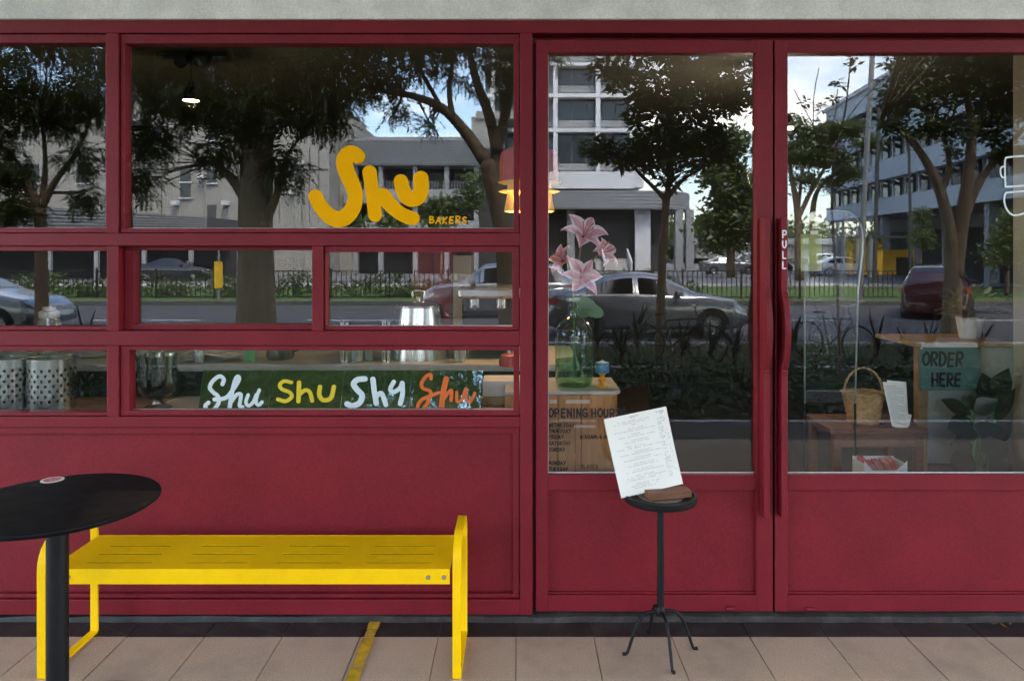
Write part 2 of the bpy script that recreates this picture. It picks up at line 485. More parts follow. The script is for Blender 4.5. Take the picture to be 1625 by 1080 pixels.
# ------------------------------------------------------------------ the walkway in front of the shop
slab = MB().box((-9, -2.82, -0.16), (9, 0.30, -0.005)).build('pavement', 'grout')
tag(slab, kind='structure')
def tile_mesh(w, d, name, m, ch=0.0025, h=0.012):
    a, b = w / 2, d / 2
    mb = MB().add([(-a, -b, -h), (a, -b, -h), (a, b, -h), (-a, b, -h), (-a, -b, -ch * .6), (a, -b, -ch * .6), (a, b, -ch * .6), (-a, b, -ch * .6),
                   (-a + ch, -b + ch, 0), (a - ch, -b + ch, 0), (a - ch, b - ch, 0), (-a + ch, b - ch, 0)],
                  [(0, 3, 2, 1), (0, 1, 5, 4), (1, 2, 6, 5), (2, 3, 7, 6), (3, 0, 4, 7), (4, 5, 9, 8), (5, 6, 10, 9), (6, 7, 11, 10), (7, 4, 8, 11), (8, 9, 10, 11)])
    return mb.build(name, m, slab)
first = None
JX = -0.0075
for r in range(9):
    for i in range(-14, 15):
        if first is None: o = first = tile_mesh(.2965, .2965, 'floor_tile', 'beige_tile')
        else:
            o = first.copy(); COL.objects.link(o)
        o.location = (JX + .3 * i + .15 + rnd.uniform(-.0006, .0006), -.12 - .15 - .3 * r, rnd.uniform(-.0007, .0007))
        o.rotation_euler = (rnd.uniform(-.0015, .0015), rnd.uniform(-.0015, .0015), math.pi / 2 * rnd.randrange(4))
first = None
for i in range(-14, 15):
    if first is None: o = first = tile_mesh(.2968, .116, 'border_tile', 'granite_tile')
    else:
        o = first.copy(); COL.objects.link(o)
    o.location = (JX + .3 * i + .15, -.0605, rnd.uniform(-.0006, .0006) - .0005)
    o.rotation_euler = (0, 0, math.pi * rnd.randrange(2))
# pale diagonal cuts across the dark border tiles left of the window stile
cut = MB()
for (xa, ya, xb, yb) in ((30, 992, 90, 1010), (115, 1009, 146, 985), (232, 1006, 262, 982), (262, 984, 322, 1010), (348, 1008, 372, 984), (402, 991, 452, 1010), (483, 982, 538, 1010), (543, 1010, 587, 991), (150, 984, 200, 1008)):
    pa = F(xa, ya, 0); pb = F(xb, yb, 0)
    def fl(px, py):
        k = (py - 400) / (CAM_H * PPM); d = max(0.006, min(.114, CAM_D * (1 - 1 / k)))
        return Vector(((px - 822) / (PPM * CAM_D / (CAM_D - d)), -d, .0012))
    a, b = fl(xa, ya), fl(xb, yb); n = (b - a).cross(Vector((0, 0, 1))).normalized() * .0013
    cut.add([a - n, b - n, b + n, a + n], [(0, 1, 2, 3)])
cut.build('border_joint_line', 'joint_line', slab)
# worn yellow floor tape
tape = MB()
xt = -.572
for k, (d0, d1) in enumerate(((.012, .075), (.078, .135), (.139, .262), (.268, .33), (.336, .50), (.51, .9))):
    e = .004 * (k % 2)
    pts = []
    n = 7
    L = [(xt - .0225 + e + rnd.uniform(-.003, .003), -(d0 + (d1 - d0) * q / n)) for q in range(n + 1)]
    Rr = [(xt + .0225 - e + rnd.uniform(-.003, .003), -(d0 + (d1 - d0) * q / n)) for q in range(n + 1)]
    tape.add([(p[0], p[1], .0042) for p in L] + [(p[0], p[1], .0042) for p in Rr], [(q, q + 1, q + n + 2, q + n + 1) for q in range(n)])
tag(tape.build('floor_tape', 'yellow_tape'), 'worn yellow tape strip stuck across the floor tiles behind the bench', 'floor tape')
kb = MB().box((-9, -3.42, -.45), (9, -2.823, -.004)).build('kerb', 'kerb_concrete')
tag(kb, kind='structure')
MB().box((-9, -3.50, -.40), (9, -3.422, .004)).build('kerb_edge', 'kerb_paint', kb)

# ------------------------------------------------------------------ the shop's building shell
shop = thing('shop_building', 'shop unit with pale concrete lintel above the red frontage', 'building', (0, 0, 0))
MB().box((-6, -.018, Z(32.5)), (6, .28, 3.60)).build('lintel', 'concrete', shop, bevel=.004)
MB().box((-26, .30, 3.81), (26, 12, 22)).build('upper_shade_block', 'concrete', shop)  # unseen mass added above the canopy to shade the near street
MB().box((-9, -4.4, 3.60), (9, 6.5, 3.8)).build('canopy_slab', 'ceiling_white', shop)  # walkway roof out of view, reach lengthened to darken the floor beneath
MB().box((-6, -.02, 0), (X(-345), .28, Z(32.5))).build('side_wall', 'concrete', shop)
MB().box((X(1775), -.02, 0), (6, .28, Z(32.5))).build('side_wall', 'concrete', shop)

# ------------------------------------------------------------------ the window unit
win = thing('shopfront_window', 'red painted timber window frame with six panes above a recessed panel', 'window', (0, 0, 0))
def bar(name, x0, y0, x1, y1, yf=0.0, yb=.07, parent=win, m='red_paint', bev=.0022):
    return MB().box((X(x0), yf, Z(y1)), (X(x1), yb, Z(y0))).build(name, m, parent, bevel=bev)
XL = -320
bar('head_rail', -345, 33, 1775, 52.5)
bar('stile', 825, 52.6, 845, 975)
bar('stile', XL - 22, 52.6, XL, 975)
bar('rail', XL, 370, 825, 390, yf=.0008)
bar('rail', XL, 525, 825, 548, yf=.0008)
bar('rail', XL, 661, 825, 678, yf=.0008)
bar('bottom_rail', XL, 951, 825, 975, yf=.0008)
bar('mullion', 168, 52.7, 188, 370, yf=.0004)
bar('mullion', 170, 390, 188, 525, yf=.0004)
bar('mullion', 170, 548, 188, 661, yf=.0004)
bar('mullion', 495, 390, 513, 525, yf=.0004)
def bead(x0, y0, x1, y1, gx0, gy0, gx1, gy1, yf=.010, gap=1.0):
    """four slim beads between the members (outer) and the glass (inner)"""
    bar('bead', x0 + gap, y0 + gap, x1 - gap, gy0, yf, .062, bev=.0015)
    bar('bead', x0 + gap, gy1, x1 - gap, y1 - gap, yf, .062, bev=.0015)
    bar('bead', x0 + gap, gy0, gx0, gy1, yf + .0004, .0616, bev=.0015)
    bar('bead', gx1, gy0, x1 - gap, gy1, yf + .0004, .0616, bev=.0015)
def pane(x0, y0, x1, y1, yg, parent=win, name='glass_pane', m='window_glass'):
    return MB().box((X(x0) - .004, yg, Z(y1) - .004), (X(x1) + .004, yg + .006, Z(y0) + .004)).build(name, m, parent)
GY = .040
bead(XL, 52.6, 168, 370, XL + 10, 67, 165, 361)
pane(XL + 10, 67, 165, 361, GY)
bead(188, 52.6, 825, 370, 196, 68, 815, 362)
big = pane(196, 68, 815, 362, GY)
bead(XL, 390, 170, 525, XL + 10, 398, 167, 518)
pane(XL + 10, 398, 167, 518, GY)
# the second pane of the middle row is a top-hung sash set deep in its reveal
sash = bpy.data.objects.new('sash', None); COL.objects.link(sash); sash.parent = win
bar('sash_rail', 189, 390.6, 494.4, 397, .045, .085, sash, bev=.0015)
bar('sash_rail', 189, 516, 494.4, 524.4, .040, .085, sash, bev=.0015)
bar('sash_stile', 189, 397.1, 205, 515.9, .041, .085, sash, bev=.0015)
bar('sash_stile', 491, 397.1, 494.4, 515.9, .041, .085, sash, bev=.0015)
pane(205, 397, 491, 516, .066, sash)
bead(513, 390, 825, 525, 516, 400, 813, 518)
pane(516, 400, 813, 518, GY)
bead(XL, 548, 170, 661, XL + 10, 557, 167, 655)
pane(XL + 10, 557, 167, 655, GY)
bead(188, 548, 825, 661, 203, 556, 815, 652)
pane(203, 556, 815, 652, GY)
# lower panel, recessed, with a moulding
bead(XL, 678, 825, 951, XL + 14, 689, 814, 944, yf=.011, gap=1.2)
bar('panel', XL + 6, 684, 818, 948, .036, .058, bev=0)
# thin pale lines along the lower edges of the panes
for (x0, x1, y) in ((196, 815, 361.2), (516, 813, 517.4), (203, 815, 651.6), (0, 165, 360.4)):
    bar('pale_edge_line', x0, y, x1, y + 1.4, .0385, .0405, m='sealant', bev=0)

# big painted shop name
def onglass(d, yy):
    def f(x, y):
        p = F(x, y, d); return Vector((p.x, yy, p.z))
    return f
def cropped(pts, ox, oy, s):
    return [(ox + a * s, oy + b * s) for a, b in pts]
s6 = 300 / 1625.0
def brush(pts, radii, ox, oy, s, sub=8):
    P = catmull([(a, b, r) for (a, b), r in zip(pts, radii)], sub)
    return ([(ox + p[0] * s, oy + p[1] * s) for p in P], [p[2] * s for p in P])
S_ = brush([(527, 152), (500, 128), (455, 122), (415, 165), (415, 235), (445, 320), (485, 410), (505, 495), (485, 590), (430, 665), (365, 692), (295, 672), (220, 602), (160, 495)],
           [62, 62, 65, 70, 72, 70, 67, 66, 68, 70, 70, 68, 64, 61], 470, 220, s6)
H1 = brush([(627, 289), (640, 380), (652, 480), (675, 655)], [62, 60, 58, 60], 470, 220, s6)
H2 = brush([(660, 520), (735, 490), (800, 562), (880, 632), (945, 668), (1000, 684)], [50, 68, 64, 60, 60, 60], 470, 220, s6)
U_ = brush([(897, 366), (912, 430), (945, 495), (1000, 520), (1055, 490), (1072, 420), (1070, 341)], [62, 64, 66, 67, 66, 66, 66], 470, 220, s6)
stroke_mesh([S_, H1, H2, U_], onglass(-.03, GY - .0012), 0.9, 'shop_name_lettering', 'yellow_vinyl', big)
bk, _ = text_strokes('BAKERS', 681, 354.0, 10.2, 1.15, wscale=.98, gap=.36, jit=.05, slant=.06)
stroke_mesh(bk, onglass(-.03, GY - .0012), 0.4, 'bakers_lettering', 'yellow_vinyl', big)

# ------------------------------------------------------------------ the double door
def door(name, label, x0, x1, gx0, gx1, pb):
    t = thing(name, label, 'door')
    yf = .012
    b = lambda n, a, c, d_, e, f=yf, g=.058, m='red_paint', bv=.002: bar(n, a, c, d_, e, f, g, t, m, bv)
    b('stile', x0, 62, gx0, 972); b('stile', gx1, 62, x1, 972)
    b('top_rail', gx0, 62, gx1, 82.5, yf + .0004)
    b('middle_rail', gx0, 754.5, gx1, 779, yf + .0004)
    b('bottom_rail', gx0, 946, gx1, 972, yf + .0004)
    b('panel', gx0 - 4, 775, gx1 + 4, 950, yf + .024, .055, bv=0)
    b('panel_bead', gx0 + .5, 779.3, gx1 - .5, 781.5, yf + .012, .035, bv=.001)
    b('panel_bead', gx0 + .5, 943, gx1 - .5, 945.7, yf + .012, .035, bv=.001)
    g = pane(gx0, 83, gx1, 754.5, .040, t)
    b('pale_edge_line', gx0, 752.8, gx1, 754.4, .0375, .0405, m='sealant', bv=0)  # pale strip along the lower edge of the glass
    b('pale_edge_line', gx0, 83, gx0 + 1.2, 752.6, .0380, .0405, m='sealant', bv=0)
    return t, g
dl, gl_ = door('left_door', 'red glazed door with painted opening hours, behind the menu stand', 850.5, 1228, 870, 1202, 0)
dr, gr_ = door('right_door', 'red glazed door at right with PULL painted on its handle', 1231.5, 1745, 1252, 1722, 0)
bar('stile', 1748, 52.6, 1772, 975)
bar('door_stop', 846, 52.8, 1747, 64, .060, .10, win, bev=0)
bar('door_stop', 845.2, 64, 856, 975, .060, .10, win, bev=0)
def handle(xa, xb, parent):
    zt, z1, z2, zb = Z(346), Z(458), Z(588), Z(816)
    prof = [(.0125, zb), (-.040, zb), (-.040, z2 - .004), (-.044, z2)]
    for q in range(13):
        a = math.pi * q / 12
        prof.append((-.044 - .040 * math.sin(a) ** .8, z2 + .01 + (z1 - z2 - .02) * q / 12))
    prof += [(-.044, z1), (-.040, z1 + .004), (-.040, zt), (.0125, zt)]
    return MB().prismx(prof, xa, xb).build('pull_handle', 'red_paint', parent, bevel=.0025, recalc=True)
handle(.974, .998, dl)
hr = handle(1.0445, 1.0685, dr)
pl = []
for ch, y in zip('PULL', (377, 393, 410, 426)):
    s_, _ = text_strokes(ch, 1241.6, y, 11.0, 1.05, wscale=.86, jit=.02); pl += s_
stroke_mesh(pl, onglass(.04, -.0408), 0.4, 'pull_lettering', 'white_vinyl', hr)
# small floor bolts on the bottom rails
for (x, y, p) in ((1160, 966, dl), (1287, 967, dr)):
    c = F(x, y, 0)
    MB().tube([(c.x - .018, .006, c.z), (c.x + .018, .006, c.z)], .008, 10).build('floor_bolt', 'red_paint', p, smooth='auto')

# opening hours painted on the left pane
hours = []
t_, _ = text_strokes('OPENING HOURS', 871, 662, 12.8, 1.35, wscale=.80, gap=.22, jit=.04, space=.45); hours += t_
for w_, y in (('WEDNESDAY', 678), ('THURSDAY', 687), ('FRIDAY', 696.5), ('SATURDAY', 706.5), ('SUNDAY', 716.5), ('MONDAY', 738), ('TUESDAY', 748)):
    t_, _ = text_strokes(w_, 870.8, y, 5.6, .68, wscale=.86, gap=.22, jit=.05); hours += t_
t_, _ = text_strokes('8:30AM-6:00PM', 921, 696.5, 5.6, .66, wscale=.86, gap=.26, jit=.05); hours += t_
t_, _ = text_strokes('CLOSED', 922, 743.5, 5.6, .5, wscale=.86, gap=.26, jit=.04); hours += t_
hours.append(([(913, 672), (913, 721)], .4)); hours.append(([(913, 730), (913, 751)], .4))
hours.append(([(985, 655), (999, 655)], .9)); hours.append(([(988, 652), (990, 646), (993, 652)], .7))
stroke_mesh(hours, onglass(-.03, .0388), 0.36, 'opening_hours_lettering', 'ink', gl_)
# cup drawn in white line on the right pane
cup = [(catmull([(1640, 246), (1604, 249), (1598, 252), (1597, 262), (1598, 292), (1602, 296), (1640, 293)], 6), 1.4),
       (catmull([(1597, 263), (1591, 266), (1590, 274), (1593, 281), (1598, 281)], 6), 1.3),
       (catmull([(1640, 302), (1605, 305), (1598, 307), (1596, 318), (1600, 332), (1610, 341), (1625, 339), (1640, 330)], 6), 1.4)]
stroke_mesh(cup, onglass(-.03, .0388), 0.5, 'cup_drawing', 'white_vinyl', gr_)

# concrete sill under frame and doors
n = 60
xs_ = [X(-345) + (X(1775) - X(-345)) * i / n for i in range(n + 1)]
top = [(.020 + rnd.uniform(-.004, .003)) if x < X(845) else (.019 + rnd.uniform(-.003, .002)) for x in xs_]
fr = [-.004 + rnd.uniform(-.006, .002) for x in xs_]
for (sm_, sel) in (('granite_tile', [i for i, x in enumerate(xs_) if x < X(560)]), ('sill_concrete', [i for i, x in enumerate(xs_) if x > X(500)])):
    vv = []; ff = []
    for q, i in enumerate(sel):
        x = xs_[i]; zo = .0015 if sm_ == 'sill_concrete' else 0
        vv += [(x, fr[i] - .004 - zo, -.004), (x, fr[i] - zo, top[i] + zo), (x, .12, top[i] + zo), (x, .12, -.004)]
        if q:
            o_ = (q - 1) * 4
            ff += [(o_ + a, o_ + (a + 1) % 4, o_ + 4 + (a + 1) % 4, o_ + 4 + a) for a in range(4)]
    MB().add(vv, ff).build('sill', sm_, shop, recalc=True)
# a few dry leaves blown against the sill
mat('dry_leaf', (0.20, 0.075, 0.025), rough=.8, var=.3, vscale=60)
for q, (px, d_) in enumerate(((1578, .03), (1593, .045), (1604, .03), (1478, .02))):
    lx = (px - 822) / (PPM * CAM_D / (CAM_D - d_)); t = thing('dry_leaf', ('tiny dry leaf at the far right sill, leftmost of three', 'tiny dry leaf at the far right sill, middle of three', 'tiny dry leaf at the far right sill, nearest the edge', 'lone tiny dry leaf under the right door')[q], 'leaf', (lx, -d_, .0015), q * 1.9, 'dry leaves by the sill')
    MB().add([(-.018, 0, .001), (0, -.006, .004), (.02, 0, .006), (0, .007, .003), (0, 0, .0008)], [(0, 1, 4), (1, 2, 4), (2, 3, 4), (3, 0, 4)]).build('blade', 'dry_leaf', t)

# ------------------------------------------------------------------ yellow bench
bx0, bx1, by0, by1, bz = -1.650, -.212, -.105, -.412, .383     # by1 is the front
bench = thing('bench', 'yellow steel bench with slotted seat and looped ends, under the left windows', 'bench', ((bx0 + bx1) / 2, -.26, 0))
BO = Vector(((bx0 + bx1) / 2, -.26, 0))
bxl, bxr = bx0 + .024 - BO.x, bx1 - .024 - BO.x
yf_, yb_ = by1 - BO.y, by0 - BO.y
groups = [(.10, .33), (.44, .67), (.77, 1.00), (1.09, 1.32)]
rows = [.055, .13, .205, ]
xsb = sorted([0, bxr - bxl] + [a for g in groups for a in g]); ysb = [0]
for r in rows: ysb += [r - .0038, r + .0038]
ysb += [yb_ - yf_]
sm = MB(); idx = {}
for i in range(len(xsb) - 1):
    for j in range(len(ysb) - 1):
        if j % 2 == 1 and any(abs(xsb[i] - a) < 1e-6 for a, b in groups): continue
        for (a, b) in ((i, j), (i + 1, j), (i + 1, j + 1), (i, j + 1)):
            if (a, b) not in idx: idx[(a, b)] = len(sm.v); sm.v.append((bxl + xsb[a], yf_ + ysb[b], bz))
        sm.f.append((idx[(i, j)], idx[(i + 1, j)], idx[(i + 1, j + 1)], idx[(i, j + 1)]))
seat = sm.build('seat', 'yellow_metal', bench)
md = seat.modifiers.new('thickness', 'SOLIDIFY'); md.thickness = .0012; md.offset = -1
MB().box((bxl, yf_ - .003, bz - .052), (bxr, yf_ + .001, bz + .001)).build('front_apron', 'yellow_metal', bench, bevel=.002)
MB().box((bxl, yb_ - .001, bz - .052), (bxr, yb_ + .003, bz + .001)).build('rear_apron', 'yellow_metal', bench, bevel=.002)
for xb in (bxl + .02, bxl + .07, bxr - .075, bxr - .02):
    MB().tube([(xb, yf_ - .0025, bz - .027), (xb, yf_ - .0065, bz - .027)], .0075, 14).build('bolt', 'bolt_steel', bench, smooth='auto')
def loop_end(xc):
    """flat-bar loop: floor rail, two legs, rounded arm above the seat"""
    ya, yb2 = yf_ - .006, yb_ + .02
    pts = []
    def arc(cy, cz, r, a0, a1, n):
        for q in range(n + 1):
            a = R_(a0 + (a1 - a0) * q / n); pts.append((cy + r * math.cos(a), cz + r * math.sin(a)))
    r1, r2, zt = .012, .105, .486
    arc(ya + r1, r1, r1, 180, 270, 3); arc(yb2 - r1, r1, r1, 270, 360, 3)
    arc(yb2 - r2, zt - r2, r2, 0, 90, 7); arc(ya + r2, zt - r2, r2, 90, 180, 7)
    n = len(pts); m_ = MB()
    th, w = .010, .0145
    cy = sum(p[0] for p in pts) / n
    for i in range(n):
        p, a, b = pts[i], pts[i - 1], pts[(i + 1) % n]
        t = Vector((b[0] - a[0], b[1] - a[1])).normalized(); nn = Vector((-t.y, t.x))
        for (sx, so) in ((-w, 0), (w, 0), (w, th), (-w, th)):
            m_.v.append((xc + sx, p[0] + nn.x * so, p[1] + nn.y * so))
    for i in range(n):
        j = (i + 1) % n
        m_.f += [(i * 4 + a, i * 4 + (a + 1) % 4, j * 4 + (a + 1) % 4, j * 4 + a) for a in range(4)]
    return m_.build('end_loop', 'yellow_metal', bench, bevel=.0018, recalc=True, smooth='auto')
for r in rows: MB().box((bxl + .01, yf_ + r - .022, bz - .016), (bxr - .01, yf_ + r + .022, bz - .006)).build('slot_dark_strip', 'black_steel', bench)  # dark strips added beneath so the slots read as shaded gaps
loop_end(bx0 - BO.x); loop_end(bx1 - BO.x)

# ------------------------------------------------------------------ round black table
tb = thing('cafe_table', 'round black pedestal table standing in front of the yellow bench', 'table', (-1.372, -.775, 0))
MB().lathe([(0, .720), (.250, .720), (.268, .722), (.2790, .730), (.2805, .734), (.2795, .738), (.2765, .7405), (0, .7405)], seg=96).build('table_top', 'black_laminate', tb, smooth='auto')
MB().lathe([(.12, .700), (.12, .7195), (0, .7195)], seg=32).build('mounting_plate', 'black_steel', tb, smooth='auto')
MB().lathe([(.030, .016), (.030, .705)], seg=32).build('column', 'black_steel', tb, smooth='auto')
MB().lathe([(.345, 0), (.345, .006), (.335, .013), (.06, .020), (.033, .024), (0, .024)], seg=72).build('base', 'black_steel', tb, smooth='auto')
mat('pink_print', (0.55, 0.16, 0.18), rough=.6, var=.35, vscale=60, dirt=(.75, .6, .58), dscale=70, damt=.9)
st = thing('round_sticker', 'small round white and pink sticker on the black table top', 'sticker', (-1.512, -.575, .7412))
MB().lathe([(.034, 0), (.034, .0008), (0, .0008)], seg=40).build('disc', 'paper', st)
MB().lathe_open([(.026, .0010), (.0255, .0016), (0, .0016)], seg=40).build('printed_centre', 'pink_print', st)

# ------------------------------------------------------------------ menu stand
mx_, my_ = .527, -.237
ms = thing('menu_stand', 'slim black metal pedestal stand on four curved feet in front of doors', 'stand', (mx_, my_, 0))
MB().lathe([(.0, .560), (.118, .560), (.131, .563), (.134, .570), (.134, .583), (.131, .586), (.122, .586), (.119, .580), (.0, .580)], seg=64).build('tray_top', 'black_steel', ms, smooth='auto')
MB().lathe([(.0, .5805), (.085, .5805), (.085, .5820), (.081, .5820), (.081, .5812), (0, .5812)], seg=48).build('ring', 'bolt_steel', ms, smooth='auto')
MB().tube([(0, 0, .15), (0.001, 0, .3), (0, 0, .562)], [.0135, .0125, .0125], 16).build('stem', 'black_steel', ms, smooth='auto')
MB().lathe([(0, .132), (.015, .138), (.018, .15), (.017, .166), (.0135, .172)], seg=20).build('collar', 'black_steel', ms, smooth='auto')
for a in (-82, 8, 98, 188):
    ca, sa = math.cos(R_(a)), math.sin(R_(a))
    pr = [(.004, .148), (.028, .154), (.062, .146), (.088, .112), (.108, .062), (.122, .020), (.131, .005), (.143, .006)]
    P = [p for p in catmull(pr, 4)]
    MB().tube([(p[0] * ca, p[0] * sa, max(p[1], .0055)) for p in P], [.0058] * (len(P) - 3) + [.0062, .0068, .0072], 10).build('foot', 'black_steel', ms, smooth='auto')

blk = thing('menu_block', 'dark wooden block with a slot that holds the menu card', 'menu holder', (mx_ + .022, my_ - .012, .5822), R_(14))
MB().prismx([(-.036, 0), (.034, 0), (.034, .022), (.004, .028), (-.036, .024)], -.082, .082).build('block', 'wood_dark', blk, bevel=.002, recalc=True)

# menu card: a stiff sheet, rolled anticlockwise and leaning back
mc = thing('menu_card', 'white printed menu sheet leaning askew in the wooden block', 'menu', (0, 0, 0))
c4 = [F(958, 665, .205), F(1057, 644.5, .185), F(1084, 767, .245), F(986, 790, .262)]   # TL TR BR BL
TL, TR, BR, BL = c4
def onmenu(u, v, o=0.0):
    p = (TL * (1 - u) + TR * u) * (1 - v) + (BL * (1 - u) + BR * u) * v
    nrm = (TR - TL).cross(BL - TL).normalized()
    if nrm.y > 0: nrm = -nrm
    bow = .006 * math.sin(math.pi * v)
    return p + nrm * (o - bow)
sh = MB(); nu, nv = 6, 10
for lay in (0, -.0012):
    for j in range(nv + 1):
        for i in range(nu + 1): sh.v.append(tuple(onmenu(i / nu, j / nv, lay)))
N1 = (nu + 1) * (nv + 1)
for j in range(nv):
    for i in range(nu):
        a = j * (nu + 1) + i
        sh.f.append((a, a + nu + 1, a + nu + 2, a + 1)); sh.f.append((a + N1, a + 1 + N1, a + nu + 2 + N1, a + nu + 1 + N1))
ring = [(i, 0) for i in range(nu)] + [(nu, j) for j in range(nv)] + [(i, nv) for i in range(nu, 0, -1)] + [(0, j) for j in range(nv, 0, -1)]
rid = [j * (nu + 1) + i for i, j in ring]
for q in range(len(rid)):
    a, b = rid[q], rid[(q + 1) % len(rid)]; sh.f.append((a, b, b + N1, a + N1))
sheet = sh.build('sheet', 'paper', mc, smooth='auto')
pr = MB()
jr = random.Random(5)
def word_line(u0, u1, v, h, dens=.8):
    u = u0
    while u < u1:
        w = jr.uniform(.008, .03)
        if jr.random() < dens:
            n_ = max(1, int(w / .006))
            for q in range(n_):
                a = u + w * q / n_; b = a + w / n_ * .62; hh = h * jr.uniform(.55, 1.0)
                pr.add([onmenu(a, v, .0012), onmenu(a, v + hh, .0012), onmenu(min(b, u1), v + hh, .0012), onmenu(min(b, u1), v, .0012)], [(0, 1, 2, 3)])
        u += w + .006
    return
v = .055
word_line(.40, .55, .030, .014); word_line(.42, .52, .052, .010)
lens = [(.19, .70), (.13, .62), (.40, .47), (0, 0), (.34, .56), (.12, .78), (0, 0), (.38, .5), (.16, .74), (0, 0), (.33, .62), (.24, .62), (0, 0), (.26, .60), (.10, .82), (0, 0), (.36, .62), (.14, .78),
        (0, 0), (.35, .6), (.17, .77), (0, 0), (.31, .64), (.22, .70), (0, 0), (.3, .6), (.16, .76), (0, 0), (.3, .58), (.16, .76), (.14, .70), (0, 0), (.28, .66), (.2, .62), (.24, .58)]
v = .085
for a, b in lens:
    if b: word_line(a, b, v, .0085)
    v += .0245
word_line(.82, .95, .036, .016); word_line(.86, .93, .06, .016)
v = .11
for q in range(44):
    if jr.random() < .9: word_line(.815, .815 + jr.uniform(.03, .10), v, .0075)
    if jr.random() < .3: word_line(.93, .955, v, .008)
    v += .0175
pr.build('printed_text', 'ink_soft', mc)
word_line(.8, .84, .95, .02)

# ------------------------------------------------------------------ inside the shop
mat('inner_wall', (0.09, 0.08, 0.065), rough=0.9, var=.08, vscale=3)
mat('inner_dark', (0.018, 0.016, 0.013), rough=0.85, var=.15, vscale=3)
mat('inner_ceiling', (0.10, 0.088, 0.065), rough=0.9, var=.05)
mat('inner_floor', (0.025, 0.024, 0.023), rough=0.5, var=.15, vscale=4)
mat('cabinet_wood', (0.40, 0.185, 0.062), rough=0.45, var=0.28, vscale=5, stretch=(9, 9, 1), coords='Object')
mat('counter_wood', (0.19, 0.085, 0.038), rough=0.5, var=0.3, vscale=6, stretch=(1, 8, 8))
mat('counter_stone', (0.42, 0.40, 0.36), rough=0.3, var=.12, vscale=25)
mat('steel', (0.62, 0.62, 0.61), rough=0.24, metal=1.0, var=.05, vscale=20, rvar=.1)
mat('steel_dull', (0.46, 0.46, 0.45), rough=0.26, metal=1.0, var=.1, vscale=14)
mat('black_hole', (0.01, 0.01, 0.01), rough=0.9)
mat('charcoal', (0.035, 0.036, 0.038), rough=0.4, var=.15)
mat('cupboard_red', (0.20, 0.009, 0.014), rough=0.5)
mat('panel_cream', (0.45, 0.38, 0.30), rough=0.8)
mat('white_enamel', (0.70, 0.70, 0.68), rough=0.35, var=.04)
mat('pale_counter', (0.40, 0.42, 0.38), rough=0.6, var=.08, vscale=5)
mat('teal_card', (0.105, 0.22, 0.205), rough=0.7, var=.08, vscale=12)
mat('wicker', (0.42, 0.255, 0.11), rough=0.75, var=0.35, vscale=45, bump=.6, bscale=110)
mat('terrazzo_pot', (0.55, 0.55, 0.53), rough=0.6, var=.12, vscale=30)
mat('soil', (0.03, 0.022, 0.016), rough=1.0)
mat('candle_yellow', (0.70, 0.33, 0.025), rough=0.4)
mat('candle_blue', (0.055, 0.20, 0.33), rough=0.45)
mat('candle_wax', (0.55, 0.68, 0.72), rough=0.6)
mat('petal', (0.74, 0.33, 0.44), rough=0.55, var=0.25, vscale=30)
mat('petal_edge', (0.86, 0.66, 0.70), rough=0.55)
mat('stamen', (0.42, 0.12, 0.03), rough=.7)
mat('stem_green', (0.07, 0.17, 0.05), rough=.6, var=.2)
mat('lamp_black', (0.012, 0.012, 0.012), rough=.4)
mat('lamp_inside', (0.8, 0.72, 0.55), rough=.5, emit=(1.0, .78, .48), estr=.25)
mat('bulb_glow', (1, .9, .7), emit=(1.0, .80, .50), estr=2.0)
mat('tassel_red', (0.40, 0.016, 0.014), rough=.8, var=.3, vscale=30)
mat('tassel_yellow', (0.80, 0.50, 0.10), rough=.7, var=.15, vscale=40, emit=(1.0, .62, .14), estr=0.008)
mat('cardboard_white', (0.66, 0.68, 0.66), rough=.8)
mat('magazine_red', (0.32, 0.03, 0.04), rough=.35, var=.5, vscale=14, dirt=(.45, .42, .42), dscale=12, damt=.9)
mat('green_cup', (0.06, 0.30, 0.12), rough=.5)
mat('purple_cup', (0.20, 0.14, 0.45), rough=.5)
mat('oak_trim', (0.36, 0.21, 0.09), rough=.5, var=.2, vscale=20)
mat('plastic_red', (0.32, 0.035, 0.03), rough=.4)
leafmat('rubber_leaf', (0.012, 0.022, 0.012), (0.02, 0.035, 0.018), .05)
leafmat('fern_leaf', (0.07, 0.085, 0.02), (0.15, 0.14, 0.035), .3)
leafmat('vase_leaf', (0.04, 0.12, 0.05), (0.06, 0.16, 0.07), .3)
glass('bottle_green', tint=(0.72, 0.88, 0.76), refl=0.06, milk=.03, milkcol=(.14, .30, .18))
glass('water_green', tint=(0.66, 0.84, 0.70), refl=0.02, milk=.06, milkcol=(.07, .20, .10))
glass('clear_glass', tint=(0.88, 0.90, 0.89), refl=0.07)
glass('smoke_glass', tint=(0.55, 0.58, 0.56), refl=0.10)
glass('acrylic_sheet', tint=(0.45, 0.55, 0.42), refl=0.24, milk=.20, milkcol=(.12, .19, .05))  # green of the mirrored foliage is mixed into the sheet colour
glass('edge_glass', tint=(0.7, 0.8, 0.75), refl=0.2, milk=.35, milkcol=(.55, .62, .58))

MB().box((-6, .10, -.06), (6, 6.5, .015)).build('inner_floor', 'inner_floor', shop)
MB().box((-6, .29, 2.90), (6, 6.5, 3.0)).build('inner_ceiling', 'inner_ceiling', shop)
MB().box((-6, 5.4, .016), (6, 5.6, 2.899)).build('back_wall', 'inner_dark', shop)
MB().box((-6.1, .29, .016), (-5.9, 5.4, 2.899)).build('inner_side_wall', 'inner_wall', shop)
MB().box((5.9, .29, .016), (6.1, 5.4, 2.899)).build('inner_side_wall', 'inner_wall', shop)

